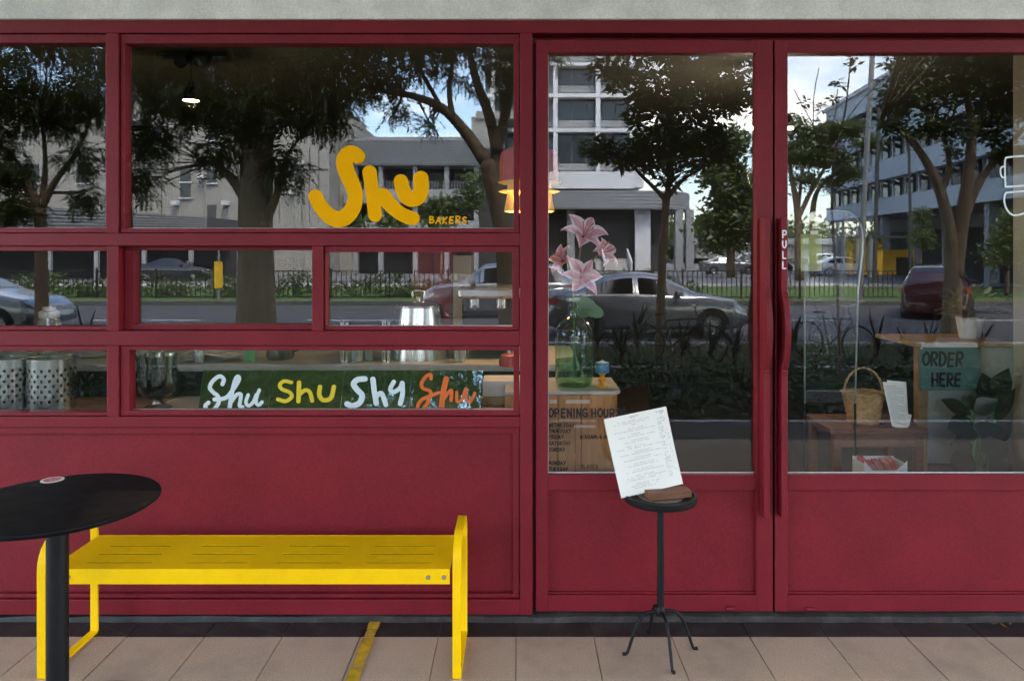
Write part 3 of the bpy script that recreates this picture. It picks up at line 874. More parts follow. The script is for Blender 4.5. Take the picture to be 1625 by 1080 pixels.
# service counter behind the windows
ct = thing('window_counter', 'wooden ledge running behind the lower row of windows', 'counter', (0, 0, 0))
MB().box((X(-330), .10, .765), (X(189), .52, .800)).build('wood_top', 'counter_wood', ct, bevel=.004)
MB().box((X(190), .10, .772), (X(842), .52, .802)).build('stone_top', 'counter_stone', ct, bevel=.004)
MB().box((X(-330), .49, .05), (X(842), .515, .764)).build('front', 'inner_dark', ct)
bc = thing('bar_counter', 'raised bar counter with drawers behind the window ledge', 'counter', (0, 0, 0))
MB().box((X(-330), .62, .05), (.28, 1.30, .905)).build('body', 'inner_dark', bc)
MB().box((X(-330), .60, .906), (.30, 1.32, .94)).build('counter_top', 'counter_stone', bc, bevel=.004)
p0, p1 = F(766, 630, -.30), F(905, 655, -.30)
dw = MB().box((p0.x, .30, .8025), (.06, .485, p0.z)).build('drawer', 'oak_trim', bc, bevel=.003)
for px in (785, 801):
    q = F(px, 641, -.29); MB().lathe([(0, -.005), (.006, -.004), (.006, .004), (0, .005)], (q.x, .296, q.z), 12).build('knob', 'panel_cream', dw, smooth=True)
p0, p1 = F(766, 603, -.34), F(905, 629.5, -.34)
MB().box((p0.x, .32, p1.z + .001), (.08, .48, p0.z)).build('shelf_block', 'white_enamel', bc, bevel=.003)

# perforated steel cans
def can(px, label, r=.094):
    c = F(px, 640, -.27); h = .218
    t = thing('perforated_can', label, 'utensil can', (c.x, .27, .8005), 0, 'perforated steel cans on the ledge')
    MB().lathe_open([(r, 0), (r, h), (r - .002, h), (r - .002, .004), (0, .004)], seg=48).build('wall', 'steel_dull', t, smooth='auto')
    MB().tube([(r * math.cos(a / 24 * math.pi * 2), r * math.sin(a / 24 * math.pi * 2), h) for a in range(25)], .003, 6, False).build('rim', 'steel', t, smooth=True)
    hm = MB()
    for rr in range(7):
        for k in range(40):
            if k % 2 == rr % 2: continue
            a = 2 * math.pi * k / 40; z = .04 + .022 * rr
            cx, cy = math.cos(a), math.sin(a)
            P = []
            for q in range(8):
                b = 2 * math.pi * q / 8
                P.append((cx * (r + .0008) - cy * .0052 * math.cos(b), cy * (r + .0008) + cx * .0052 * math.cos(b), z + .0075 * math.sin(b)))
            hm.add(P, [tuple(range(8))])
    tag(hm.build('perforations', 'black_hole', t), kind='stuff')
    tag(MB().lathe([(0, 0), (r + .001, 0), (r + .001, .006)], seg=48).build('foot_ring', 'steel', t, smooth='auto'))
    return t
can(12, 'perforated steel utensil can at the far left of the ledge')
can(82, 'perforated steel utensil can nearest the red mullion')
can(-60, 'perforated steel utensil can half hidden past the frame edge')

# goblet
g = F(246, 650, -.22)
gb = thing('footed_vase', 'dark smoky glass footed vase standing left of the painted signs', 'vase', (g.x, .24, .803))
MB().lathe_open([(.058, 0), (.060, .004), (.045, .012), (.022, .022), (.018, .034), (.026, .044), (.050, .054), (.072, .075), (.078, .11), (.080, .15), (.082, .20), (.086, .232), (.083, .232), (.078, .20), (.074, .11), (.066, .078), (.045, .06), (0, .056)], seg=40).build('bowl', 'smoke_glass', gb, smooth='auto')
for k in range(10):
    a = k * .628
    MB().lathe([(0, -.008), (.009, 0), (0, .008)], (.079 * math.cos(a), .079 * math.sin(a), .13 + .03 * (k % 2)), 10).build('glass_boss', 'smoke_glass', gb, smooth=True)
g = F(293, 597, -.5)
bt = thing('small_bottle', 'small glass bottle behind the painted signs, right of the footed vase', 'bottle', (g.x, .66, .9405))
MB().lathe_open([(.022, 0), (.024, .01), (.024, .07), (.012, .09), (.009, .11), (.011, .115)], seg=24).build('body', 'edge_glass', bt, smooth='auto')
MB().lathe([(.0105, .112), (.0115, .128), (0, .129)], seg=20).build('cap', 'steel', bt, smooth='auto')

# four acrylic signs with brush lettering
s5 = 480 / 1625.0
sgn = [
 ((313, 322), (424.5, 432.5), 'white_blue', 'clear acrylic sign with white script lettering, leftmost of four',
  [([(180, 105), (187, 78), (165, 60), (130, 85), (112, 122), (130, 150), (155, 172), (160, 205), (135, 245), (102, 250), (88, 228), (105, 208)], 11),
   ([(138, 190), (200, 180), (240, 130), (268, 80), (262, 62), (248, 85), (232, 150), (217, 248)], 11.5), ([(220, 215), (255, 165), (278, 162), (276, 195), (272, 225), (288, 232)], 10),
   ([(318, 165), (306, 205), (320, 226), (345, 205), (362, 165)], 9.5), ([(378, 138), (366, 170), (360, 205), (374, 222), (392, 205)], 9.5)]),
 ((424.5, 432.5), (538.5, 547.5), 'sign_yellow', 'clear acrylic sign with yellow round lettering, second of four',
  [([(550, 95), (512, 88), (488, 108), (500, 133), (540, 150), (552, 175), (520, 200), (478, 190)], 10.5), ([(592, 95), (588, 200)], 12), ([(590, 165), (625, 138), (650, 152), (662, 198)], 11), ([(704, 120), (700, 165), (722, 194), (762, 182), (779, 120)], 12)]),
 ((538.5, 547.5), (648.5, 655.5), 'white_blue', 'clear acrylic sign with bold pale blue lettering, third of four',
  [([(945, 75), (905, 80), (884, 105), (905, 138), (930, 168), (917, 208), (880, 226), (850, 216)], 15.5), ([(988, 77), (995, 140), (1006, 212)], 14.5), ([(1000, 180), (1030, 155), (1045, 180), (1058, 220)], 13),
   ([(1100, 92), (1082, 130), (1097, 150), (1132, 128), (1145, 98)], 12), ([(1146, 100), (1147, 160), (1135, 214)], 13)]),
 ((648.5, 655.5), (762.5, 766.5), 'sign_orange', 'clear acrylic sign with orange script lettering, rightmost of four',
  [([(1300, 75), (1298, 52), (1275, 60), (1250, 98), (1257, 128), (1296, 145), (1290, 190), (1262, 238), (1237, 250), (1228, 230), (1250, 192), (1305, 167), (1342, 152)], 9.5),
   ([(1382, 75), (1366, 150), (1354, 255)], 15), ([(1362, 195), (1393, 152), (1410, 142), (1408, 195)], 9.5), ([(1438, 150), (1440, 200), (1466, 190), (1488, 130), (1490, 188), (1512, 202), (1535, 155)], 8.5)]),
]
mat('white_blue', (0.88, 0.95, 0.97), rough=.5, emit=None)
mat('sign_yellow', (0.95, 0.68, 0.002), rough=.5)
mat('sign_orange', (0.95, 0.16, 0.005), rough=.5)
for (lx, rx, col_, lab, sts) in sgn:
    # leaning back: foot near the glass, head further in
    fz = .8032; d0, d1 = .105, .155
    kz = lambda d, py: CAM_H - (py - 400) * (CAM_D + d) / CAM_D / PPM
    def P_(px, t):     # t: 0 bottom 1 top
        d = d0 + (d1 - d0) * t
        return Vector(((px - 822) * (CAM_D + d) / CAM_D / PPM, d, fz + t * .178))
    t = thing('acrylic_sign', lab, 'sign', (0, 0, 0), 0, 'acrylic name signs on the ledge')
    g_ = .0012
    a, b, c, e = P_(lx[0], 0) + Vector((g_, 0, 0)), P_(rx[0], 0) - Vector((g_, 0, 0)), P_(rx[1], 1) - Vector((g_, 0, 0)), P_(lx[1], 1) + Vector((g_, 0, 0))
    bk_ = Vector((0, .005, .0005))
    MB().add([a, b, c, e, a + bk_, b + bk_, c + bk_, e + bk_], [(0, 1, 2, 3), (7, 6, 5, 4)]).build('sheet', 'acrylic_sheet', t)
    MB().add([a, b, c, e, a + bk_, b + bk_, c + bk_, e + bk_], [(0, 4, 5, 1), (1, 5, 6, 2), (2, 6, 7, 3), (3, 7, 4, 0)]).build('sheet_edge', 'edge_glass', t)
    def to3(x, y):
        py = y; tt = (652 - py) / 74.0
        d = d0 + (d1 - d0) * tt
        return Vector(((x - 822) * (CAM_D + d) / CAM_D / PPM, d - .0013, fz + tt * .178))
    S2 = []
    for pts, r in sts:
        P2 = catmull([(300 + p[0] * s5, 570 + p[1] * s5) for p in pts], 6)
        S2.append((P2, r * s5))
    stroke_mesh(S2, to3, .42, 'painted_lettering', col_, t)

# middle row: bottle lantern, utensil cup, kettle, jug, taps, urn, espresso machine
def on_bar(px, d): return ((px - 822) * (CAM_D + d) / CAM_D / PPM, d, .9405)
t = thing('storage_jar', 'pale lidded glass jar seen through the left window', 'jar', on_bar(78, .95))
MB().lathe_open([(.05, 0), (.055, .02), (.055, .17), (.045, .19), (.046, .2)], seg=28).build('body', 'edge_glass', t, smooth='auto')
MB().lathe([(.049, .196), (.049, .225), (.03, .235), (.03, .25), (0, .25)], seg=28).build('lid', 'white_enamel', t, smooth='auto')
t = thing('wine_glass', 'stemmed glass standing behind the deep set sash window', 'glass', on_bar(258, .72))
MB().lathe_open([(.032, 0), (.03, .004), (.006, .01), (.005, .09), (.02, .105), (.034, .13), (.036, .16), (.031, .185)], seg=28).build('bowl', 'edge_glass', t, smooth='auto')
t = thing('utensil_cup', 'green and purple cup of utensils behind the sash window', 'cup', on_bar(396, .70))
MB().lathe_open([(.026, 0), (.032, .075)], seg=24).build('cup', 'green_cup', t, smooth='auto')
MB().lathe_open([(.032, .076), (.0335, .092)], seg=24).build('band', 'purple_cup', t, smooth='auto')
for k, (dx, dy, h) in enumerate(((.035, .0, .15), (-.03, .01, .14), (.0, .015, .16), (-.05, -.005, .12))):
    MB().tube([(dx * .3, dy, .02), (dx, dy, h - .02), (dx * 1.15, dy, h)], [.003, .003, .009], 8).build('utensil', 'steel' if k % 2 else 'charcoal', t, smooth='auto')
t = thing('kettle', 'black kettle with arched handle beside the utensil cup', 'kettle', on_bar(445, .78))
MB().lathe([(.06, 0), (.07, .02), (.065, .07), (.045, .11), (.02, .12), (.012, .135), (0, .138)], seg=28).build('body', 'charcoal', t, smooth='auto')
MB().tube(catmull([(-.06, 0, .05), (-.11, 0, .09), (-.115, 0, .14), (-.07, 0, .165), (-.02, 0, .13)], 5), .007, 8).build('handle', 'charcoal', t, smooth=True)
MB().tube(catmull([(.05, 0, .04), (.1, 0, .06), (.12, 0, .11)], 4), [.012] * 5 + [.01] * 4, 8).build('spout', 'charcoal', t, smooth=True)
mat('pillar_beige', (0.34, 0.31, 0.25), rough=.9, var=.08)
for (px, hh, lab) in ((541, .20, 'chrome upright tap post left of the steel urn'), (607, .205, 'chrome upright tap post touching the steel urn')):
    t = thing('tap_post', lab, 'tap', on_bar(px + 2, .66), 0, 'chrome tap posts on the bar')
    MB().tube([(0, 0, 0), (0, 0, hh)], .010, 16).build('post', 'steel', t, smooth='auto')
    MB().tube([(.024, 0, 0), (.024, 0, hh - .004)], .008, 16).build('post', 'steel', t, smooth='auto')
    MB().lathe([(.02, 0), (.02, .006), (0, .007)], (.011, 0, 0), 20).build('flange', 'steel', t, smooth='auto')
t = thing('steel_urn', 'large tapered steel urn with lid behind the middle window', 'urn', on_bar(664, .82))
MB().lathe([(.155, 0), (.155, .008), (.118, .26), (.122, .264), (.122, .27), (.10, .282), (.02, .292), (.012, .30), (.014, .312), (0, .314)], seg=48).build('body', 'steel', t, smooth='auto')
MB().tube(catmull([(-.03, 0, .305), (-.025, 0, .34), (.025, 0, .34), (.03, 0, .305)], 5), .006, 8).build('lid_handle', 'steel', t, smooth=True)
MB().box((-.012, -.150, .06), (.012, -.143, .13)).build('level_gauge', 'plastic_red', t)
t = thing('espresso_machine', 'grey espresso machine with drip tray at the right of the windows', 'coffee machine', on_bar(778, .95))
MB().box((-.15, -.18, .05), (.15, .2, .13)).build('drip_tray', 'steel_dull', t, bevel=.01)
MB().box((-.15, .0, .131), (.15, .2, .30)).build('body', 'charcoal', t, bevel=.012)
MB().box((-.16, -.16, .301), (.16, .21, .36)).build('head', 'steel_dull', t, bevel=.015)
for x in (-.08, .06):
    MB().tube([(x, -.06, .30), (x, -.06, .25)], .032, 20).build('group_head', 'steel', t, smooth='auto')
    MB().tube([(x, -.09, .255), (x, -.21, .245)], [.012, .014], 12).build('portafilter', 'charcoal', t, smooth='auto')
for x in (-.13, .13):
    MB().tube([(x, -.1, 0), (x, -.1, .05)], .014, 12).build('leg', 'steel', t, smooth='auto')
    MB().tube([(x, .15, 0), (x, .15, .05)], .014, 12).build('leg', 'steel', t, smooth='auto')
t = thing('red_grinder', 'small red grinder at the corner of the middle window', 'grinder', on_bar(808, .55))
MB().lathe([(.045, 0), (.05, .02), (.04, .05), (.02, .06), (0, .06)], seg=24).build('base', 'plastic_red', t, smooth='auto')
MB().lathe([(0, .06), (.008, .06), (.008, .075), (.015, .08), (0, .09)], seg=16).build('knob', 'white_enamel', t, smooth='auto')
# backdrop furniture across the room
t = thing('tall_cupboard', 'red tall cupboard with cream side at the back of the room', 'cupboard', (0, 0, 0))
a, b = F(655, 330, -3.4), F(719, 470, -3.4)
MB().box((a.x, 3.4, .016), (b.x, 3.85, 1.50)).build('carcass', 'cupboard_red', t, bevel=.004)
MB().box((a.x + .02, 3.378, .1), ((a.x + b.x) / 2 - .004, 3.398, 1.46)).build('cupboard_door', 'cupboard_red', t, bevel=.003)
MB().box(((a.x + b.x) / 2 + .004, 3.378, .1), (b.x - .02, 3.398, 1.46)).build('cupboard_door', 'cupboard_red', t, bevel=.003)
c = F(748, 400, -3.4)
MB().box((b.x + .003, 3.36, .016), (c.x, 3.80, 1.45)).build('side_panel', 'panel_cream', t, bevel=.003)

def bulb_light(name, p, watts, parent, col=(1.0, .78, .52), r=.05):
    l_ = bpy.data.lights.new(name, 'POINT'); l_.energy = watts; l_.color = col; l_.shadow_soft_size = r
    o = bpy.data.objects.new(name, l_); COL.objects.link(o); o.parent = parent; o.location = p
    return o
# lamps: bell pendant, spot cluster, tasselled lantern, strip lamp
LMP = F(303, 160, -2.2)
t = thing('bell_pendant', 'lit black bell pendant lamp hanging behind the large left window', 'lamp', LMP)
bulb_light('bell_light', (0, 0, -.02), 1.0, t, r=.03)
MB().lathe_open([(.055, 0), (.052, .02), (.045, .05), (.035, .085), (.018, .10), (.016, .13), (0, .132)], seg=32).build('shade', 'lamp_black', t, smooth='auto')
MB().lathe_open([(.053, .001), (.05, .02), (.043, .05), (.033, .08), (0, .09)], seg=32).build('shade_lining', 'lamp_inside', t, smooth='auto')
MB().lathe([(0, .01), (.02, .02), (.026, .04), (.018, .06), (0, .07)], seg=20).build('bulb', 'bulb_glow', t, smooth=True)
MB().tube([(0, 0, .13), (0, 0, 2.90 - LMP.z)], .003, 6).build('cord', 'lamp_black', t)
LMP2 = F(305, 95, -2.3)
t = thing('spot_track', 'black track with two spot heads above the bell pendant', 'track light', (LMP2.x, LMP2.y, 2.895))
MB().box((-.25, -.015, -.03), (.25, .015, -.001)).build('track', 'lamp_black', t, bevel=.003)
for x in (-.04, .10):
    sp = MB().tube([(x, -.10, LMP2.z - 2.895 - .04), (x, .03, LMP2.z - 2.895 + .02)], [.045, .038], 20).build('spot_head', 'lamp_black', t, smooth='auto')
    MB().tube([(x, 0, LMP2.z - 2.895 + .02), (x, 0, -.03)], .008, 8).build('bracket', 'lamp_black', sp)
LMP3 = F(840, 290, -.75)
t = thing('tassel_lantern', 'red lantern with yellow rings and fringe hanging behind the door post', 'lantern', LMP3)
MB().lathe_open([(.148, .005), (.150, .10), (.142, .15), (.10, .175), (.03, .18)], seg=40).build('shade', 'tassel_red', t, smooth='auto')
for z, r in ((0, .158), (-.045, .155), (.165, .115)):
    MB().lathe([(r - .06, z - .004), (r - .012, z - .0045), (r, z), (r - .012, z + .0045), (r - .06, z + .004)], seg=40).build('ring', 'tassel_yellow', t, smooth='auto')
bulb_light('lantern_light', (.0, 0, -.16), 1.3, t, (1.0, .72, .42), .07)
fr_ = MB()
for k in range(60):
    a = 2 * math.pi * k / 60
    fr_.tube([(.105 * math.cos(a), .105 * math.sin(a), -.01), (.108 * math.cos(a), .108 * math.sin(a), -.06), (.122 * math.cos(a), .122 * math.sin(a), -.145)], [.0045, .004, .0055], 5)
tag(fr_.build('fringe', 'tassel_yellow', t, smooth=True), kind='stuff')
MB().tube([(0, 0, .18), (0, 0, 2.90 - LMP3.z)], .004, 6).build('cord', 'lamp_black', t)
a, b = F(1187, 205, -2.6), F(1228, 201, -2.6)
t = thing('strip_lamp', 'short lit strip lamp high up behind the left door', 'lamp', (0, 0, 0))
MB().box((a.x, 2.6, a.z), (b.x + .15, 2.64, b.z)).build('tube', 'bulb_glow', t, bevel=.004)
bulb_light('strip_light', ((a.x + b.x) / 2, 2.62, a.z - .35), 2.0, t, (1.0, .86, .68), .10)
MB().box((a.x - .02, 2.59, b.z + .001), (b.x + .17, 2.65, b.z + .03)).build('housing', 'lamp_black', t)
for x in (a.x + .05, b.x + .1):
    MB().tube([(x, 2.62, b.z + .02), (x, 2.62, 2.9)], .004, 6).build('rod', 'lamp_black', t)

# timber cabinet with the vase behind the left door
cz = Z(0) * 0 + .882
cab = thing('display_cabinet', 'slatted timber cabinet with pale stone top inside the left door', 'cabinet', (0, 0, 0))
def rcorner(x0, x1, y0, y1, r, n=8):
    P = [(x0, y0), (x1 - r, y0)]
    for q in range(1, n): a = R_(-90 + 90 * q / n); P.append((x1 - r + r * math.cos(a), y0 + r + r * math.sin(a)))
    P += [(x1, y0 + r), (x1, y1), (x0, y1)]
    return P
cx0 = X(800); cx1 = F(986, 615, -.16).x
ctop = F(900, 620.5, -.15).z
MB().prismz(rcorner(cx0, cx1, .15, .50, .05), ctop - .016, ctop).build('stone_top', 'counter_stone', cab, bevel=.003)
MB().prismz(rcorner(cx0, cx1 - .012, .162, .49, .045), .02, ctop - .0165).build('carcass', 'cabinet_wood', cab, smooth='auto')
for k, xs0 in enumerate(np.arange(cx0 + .03, cx1 - .09, .098)):
    MB().box((xs0, .1535, .03), (xs0 + .094, .1615, ctop - .018)).build('slat', 'cabinet_wood', cab, bevel=.002)
mat('vent_tape', (0.62, 0.45, 0.36), rough=.6)
for (xa, xb) in ((872, 884), (898, 936)):
    p, q = F(xa, 634, -.15), F(xb, 640, -.15); MB().box((p.x, .1505, q.z), (q.x, .1532, p.z)).build('paper_label', 'vent_tape', cab)
p, q = F(911, 674, -.15), F(945, 678.5, -.15); MB().box((p.x, .1505, q.z), (q.x, .1532, p.z)).build('paper_label', 'vent_tape', cab)
# demijohn with lilies
vb = F(911, 617, -.27)
vs_ = thing('glass_bottle_vase', 'large pale green glass bottle vase on the timber cabinet', 'vase', (vb.x, .27, ctop + .001))
prof = [(.0, .004), (.07, .003), (.080, .012), (.0835, .03), (.0835, .215), (.080, .245), (.068, .272), (.046, .292), (.030, .302), (.027, .312), (.027, .36), (.032, .372), (.032, .385)]
MB().lathe_open(prof, seg=48).build('bottle', 'bottle_green', vs_, smooth='auto')
MB().lathe([(0, .006), (.068, .007), (.077, .015), (.0805, .032), (.0805, .115), (0, .115)], seg=48).build('water', 'water_green', vs_, smooth='auto')
MB().lathe_open([(.0325, .37), (.035, .378), (.0325, .387)], seg=32).build('lip', 'edge_glass', vs_, smooth='auto')
def lily(name, px, py, d, size, yaw, pitch, seed, label):
    t = thing(name, label, 'flower', F(px, py, -d), 0, 'pink lilies in the green bottle')
    c = F(px, py, -d)
    jr = random.Random(seed)
    Mx = Matrix.Rotation(R_(yaw), 4, 'Z') @ Matrix.Rotation(R_(pitch), 4, 'X')   # axis z of flower
    for k in range(6):
        a = 2 * math.pi * k / 6 + jr.uniform(-.1, .1)
        L = size * jr.uniform(.9, 1.12); W = size * (.46 if k % 2 else .62)
        rec = jr.uniform(.75, 1.15)
        g = MB(); nu, nv = 5, 9
        for j in range(nv):
            s = j / (nv - 1)
            rad = L * (.05 + .85 * s ** 1.25); h = L * (.75 * s - rec * .55 * s ** 3)
            w = W * (math.sin(math.pi * min(1, .12 + s * .88) ** .9) + .03) * .5
            for i in range(nu):
                u = (i / (nu - 1) - .5) * 2
                zc = -.10 * L * (abs(u)) ** 1.5 * (1 - s * .4) * -1 + .012 * L * math.sin(7 * s + u * 3 + k)
                p = Vector((rad, u * w, h + zc))
                p = Matrix.Rotation(a, 4, 'Z') @ p
                g.v.append(tuple(Mx @ p))
        for j in range(nv - 1):
            for i in range(nu - 1):
                q = j * nu + i; g.f.append((q, q + 1, q + nu + 1, q + nu))
        po = g.build('petal', 'petal', t, smooth=True)
        po.data.materials.append(MATS['petal_edge'])
        for f in po.data.polygons:
            if f.index % (nu - 1) in (0, nu - 2): f.material_index = 1
    sm_ = MB()
    for k in range(6):
        a = k * 1.05 + .3
        e = Vector((math.cos(a) * size * .22, math.sin(a) * size * .22, size * .72))
        sm_.tube([Mx @ Vector((0, 0, size * .05)), Mx @ (e * .6), Mx @ e, Mx @ (e + Vector((0, 0, .008)))], [.0012, .001, .0028, .0016], 6)
    sm_.build('stamens', 'stamen', t, smooth=True)
    root = Vector((vb.x, .27, ctop + .37)) - c
    mid = root * .5 + Vector((0, 0, .02))
    sp = catmull([Vector((0, 0, 0)) - Mx @ Vector((0, 0, .01)), mid, root, root - Vector((root.x * .1, 0, .33))], 6)
    MB().tube(sp, .0035, 6).build('stem', 'stem_green', t, smooth=True)
    return t
lily('lily_flower', 925, 376, .27, .112, 15, 52, 1, 'pink lily bloom at the top of the bouquet')
lily('lily_flower', 950, 404, .26, .092, 50, 58, 2, 'pink lily bloom at the right of the bouquet')
lily('lily_flower', 897, 416, .29, .084, -55, 66, 3, 'small pink lily bloom at the left of the bouquet')
lily('lily_flower', 922, 440, .22, .104, 8, 74, 4, 'pink lily bloom lowest and nearest above the bottle neck')
bl = thing('leaf_sprig', 'round green leaves drooping from the neck of the green bottle', 'leaves', (vb.x, .26, ctop + .38))
for (dx, dz, rx, rz) in ((.05, -.02, .045, .03), (.075, -.045, .05, .028), (.03, -.055, .028, .02)):
    q = [(dx + rx * math.cos(a / 12 * 6.283) + .2 * rx * math.sin(a / 12 * 6.283), -.02 - .012 * math.cos(a / 12 * 6.283), dz + rz * math.sin(a / 12 * 6.283) - .4 * rx * math.cos(a / 12 * 6.283)) for a in range(12)]
    MB().add(q, [tuple(range(12))]).build('leaf', 'vase_leaf', bl)
# candle holder
ch = F(955.5, 610, -.24)
t = thing('candle_holder', 'turned yellow candlestick with a squat blue candle', 'candle holder', (ch.x, .24, ctop + .001))
MB().lathe([(.026, 0), (.027, .005), (.018, .010), (.010, .016), (.016, .026), (.018, .034), (.012, .042), (.009, .048), (.013, .053), (.016, .058), (.016, .062), (0, .063)], seg=28).build('stick', 'candle_yellow', t, smooth='auto')
MB().lathe([(.030, .0635), (.031, .066), (.031, .105), (.029, .108), (.025, .106), (0, .106)], seg=32).build('candle', 'candle_blue', t, smooth='auto')
MB().lathe([(.024, .1063), (.012, .111), (.004, .116), (0, .118)], seg=20).build('wax', 'candle_wax', t, smooth='auto')

# right-hand side of the room: order desk, sign, plants, basket on a side table
def fl_x(px, d): return (px - 822) * (CAM_D + d) / CAM_D / PPM
od = thing('order_desk', 'pale painted order desk behind the right door', 'desk', (0, 0, 0))
dd = 1.15
a, b = F(1473, 545, -dd), F(1614, 735, -dd)
MB().box((a.x, dd, b.z), (b.x, dd + .03, a.z - .02)).build('front_panel', 'pale_counter', od, bevel=.004)
a2 = F(1340, 545, -dd)
MB().box((F(1450, 545, -dd).x, dd - .02, a.z - .018), (b.x, dd + .45, a.z + .006)).build('desk_top', 'oak_trim', od, bevel=.004)
MB().box((F(1457, 560, -dd).x, dd + .002, .02), (a.x - .002, dd + .05, a.z - .02)).build('post', 'oak_trim', od, bevel=.003)
t = thing('order_sign', 'teal card reading ORDER HERE taped to the desk', 'sign', (0, 0, 0))
a, b = F(1460, 551.5, -dd + .03), F(1555, 619, -dd + .03)
MB().box((a.x, dd - .029, b.z), (b.x, dd - .025, a.z)).build('card', 'teal_card', t, bevel=.001)
s1, _ = text_strokes('ORDER', 1464, 580, 21, 2.0, wscale=.72, gap=.14, jit=.04, slant=.05)
s2, _ = text_strokes('HERE', 1478.5, 612, 19.5, 2.0, wscale=.70, gap=.14, jit=.04, slant=.05)
stroke_mesh(s1 + s2, onglass(-dd + .03, dd - .0302), .55, 'lettering', 'ink', t)
for px in (1462, 1553):
    q = F(px, 552.5, -dd + .03); MB().lathe([(.006, -.004), (.006, .004), (0, .005)], (q.x, dd - .031, q.z), 12).build('pin', 'plastic_red' if px > 1500 else 'paper', t)
a, b = F(1463, 544, -dd + .03), F(1552, 551, -dd + .03)
MB().box((a.x, dd - .028, b.z), (b.x, dd - .026, a.z)).build('tape_strip', 'paper', t)

def pot_lathe(t, r, h, m):
    MB().lathe([(r * .72, 0), (r * .8, h * .1), (r, h * .92), (r * 1.04, h * .93), (r * 1.04, h), (r * .9, h), (r * .88, h * .9), (0, h * .9)], seg=36).build('pot', m, t, smooth='auto')
    MB().lathe([(r * .87, h * .915), (0, h * .925)], seg=24).build('soil', 'soil', t)
pz = F(1538, 545, -dd).z
t = thing('potted_fern', 'bushy fern in a round pale pot on the order desk', 'potted plant', (F(1539, 540, -dd - .2).x, dd + .2, F(1473, 545, -dd).z + .007))
pot_lathe(t, .072, .125, 'terrazzo_pot')
fm = MB()
jr = random.Random(3)
for k in range(110):
    a = jr.uniform(0, 6.283); L = jr.uniform(.13, .32); e = jr.uniform(.3, 1.3)
    base = Vector((jr.uniform(-.03, .03), jr.uniform(-.03, .03), .12)); dirv = Vector((math.cos(a) * math.cos(e), math.sin(a) * math.cos(e), math.sin(e)))
    pts = [base + dirv * (L * s) + Vector((0, 0, -.22 * L * s * s * 1.5)) for s in (0, .25, .5, .75, 1)]
    sd = dirv.cross(Vector((0, 0, 1))).normalized()
    for j in range(1, 14):
        s = j / 14; p = pts[0].lerp(pts[-1], s) + Vector((0, 0, .1 * L * math.sin(s * 3.14)))
        w = .045 * math.sin(3.14 * (s * .85 + .12))
        for sg in (-1, 1):
            q = p + sd * sg * w + dirv * .012
            fm.add([p, p + dirv * .018, q], [(0, 1, 2)])
fm.build('fronds', 'fern_leaf', t)
def big_leaf(mb, base, tip, width, droop=.15, fold=.25):
    ax = tip - base; L = ax.length; axn = ax.normalized()
    side = axn.cross(Vector((0, .9, -.35)))
    side.normalize(); up = side.cross(axn)
    n = 7
    o = len(mb.v)
    for j in range(n + 1):
        s = j / n
        c = base + ax * s - Vector((0, 0, 1)) * droop * L * s * s
        w = width * math.sin(math.pi * (.04 + .96 * s) ** .8) if j < n else 0
        mb.v += [tuple(c - side * w + up * w * fold), tuple(c), tuple(c + side * w + up * w * fold)]
    for j in range(n):
        a = o + j * 3
        mb.f += [(a, a + 1, a + 4, a + 3), (a + 1, a + 2, a + 5, a + 4)]
def rubber_plant(name, label, px, d, leaves, m, potr):
    base = F(px, 750, -d)
    t = thing(name, label, 'potted plant', (base.x, d, .016))
    pot_lathe(t, potr, .24, 'charcoal')
    O = Vector((base.x, d, .016))
    stem = MB()
    for sx, top_ in ((-.04, 1) , (.06, 1.1)):
        pass
    tops = []
    for (bpx, bpy_, tpx, tpy, w, dd_) in leaves:
        b_ = F(bpx, bpy_, -d) - O; t_ = F(tpx, tpy, -d + dd_) - O
        lm = MB(); big_leaf(lm, b_, t_, w * 1.45, .05, .25); lm.build('leaf', m, t, smooth=True)
        tops.append(b_)
    for b_ in tops:
        s0 = Vector((b_.x * .35, 0, .2)); stem.tube([s0, (s0 + b_) / 2 + Vector((0, 0, -.02)), b_], [.007, .006, .004], 6)
    stem.build('stems', 'stem_green', t, smooth=True)
    return t
rubber_plant('rubber_plant', 'dark rubber plant with broad leaves in front of order desk', 1560, 1.0,
             [(1541, 655, 1493, 630, .028, .05), (1543, 650, 1548, 614, .04, 0), (1545, 653, 1584, 632, .035, .06), (1575, 637, 1558, 588, .042, .03), (1578, 640, 1601, 580, .045, .05), (1545, 668, 1502, 680, .04, .1),
              (1552, 690, 1524, 672, .045, .1), (1556, 695, 1590, 672, .05, .12), (1543, 705, 1508, 702, .035, .08), (1560, 720, 1600, 700, .05, .1), (1550, 735, 1506, 725, .05, .12), (1570, 690, 1606, 665, .05, .0), (1580, 665, 1612, 612, .03, -.1), (1566, 745, 1604, 735, .05, .1)], 'rubber_leaf', .12)
t = thing('corner_pillar', 'pale plastered pillar inside at the right edge of the photograph', 'pillar', (0, 0, 0))
a = F(1607, 400, -1.13)
MB().box((a.x, .9, .016), (a.x + .5, 1.13, 2.89)).build('shaft', 'pillar_beige', t, bevel=.006)
MB().box((a.x - .012, .888, .017), (a.x + .5, .8995, .10)).build('skirting', 'white_enamel', t, bevel=.002)

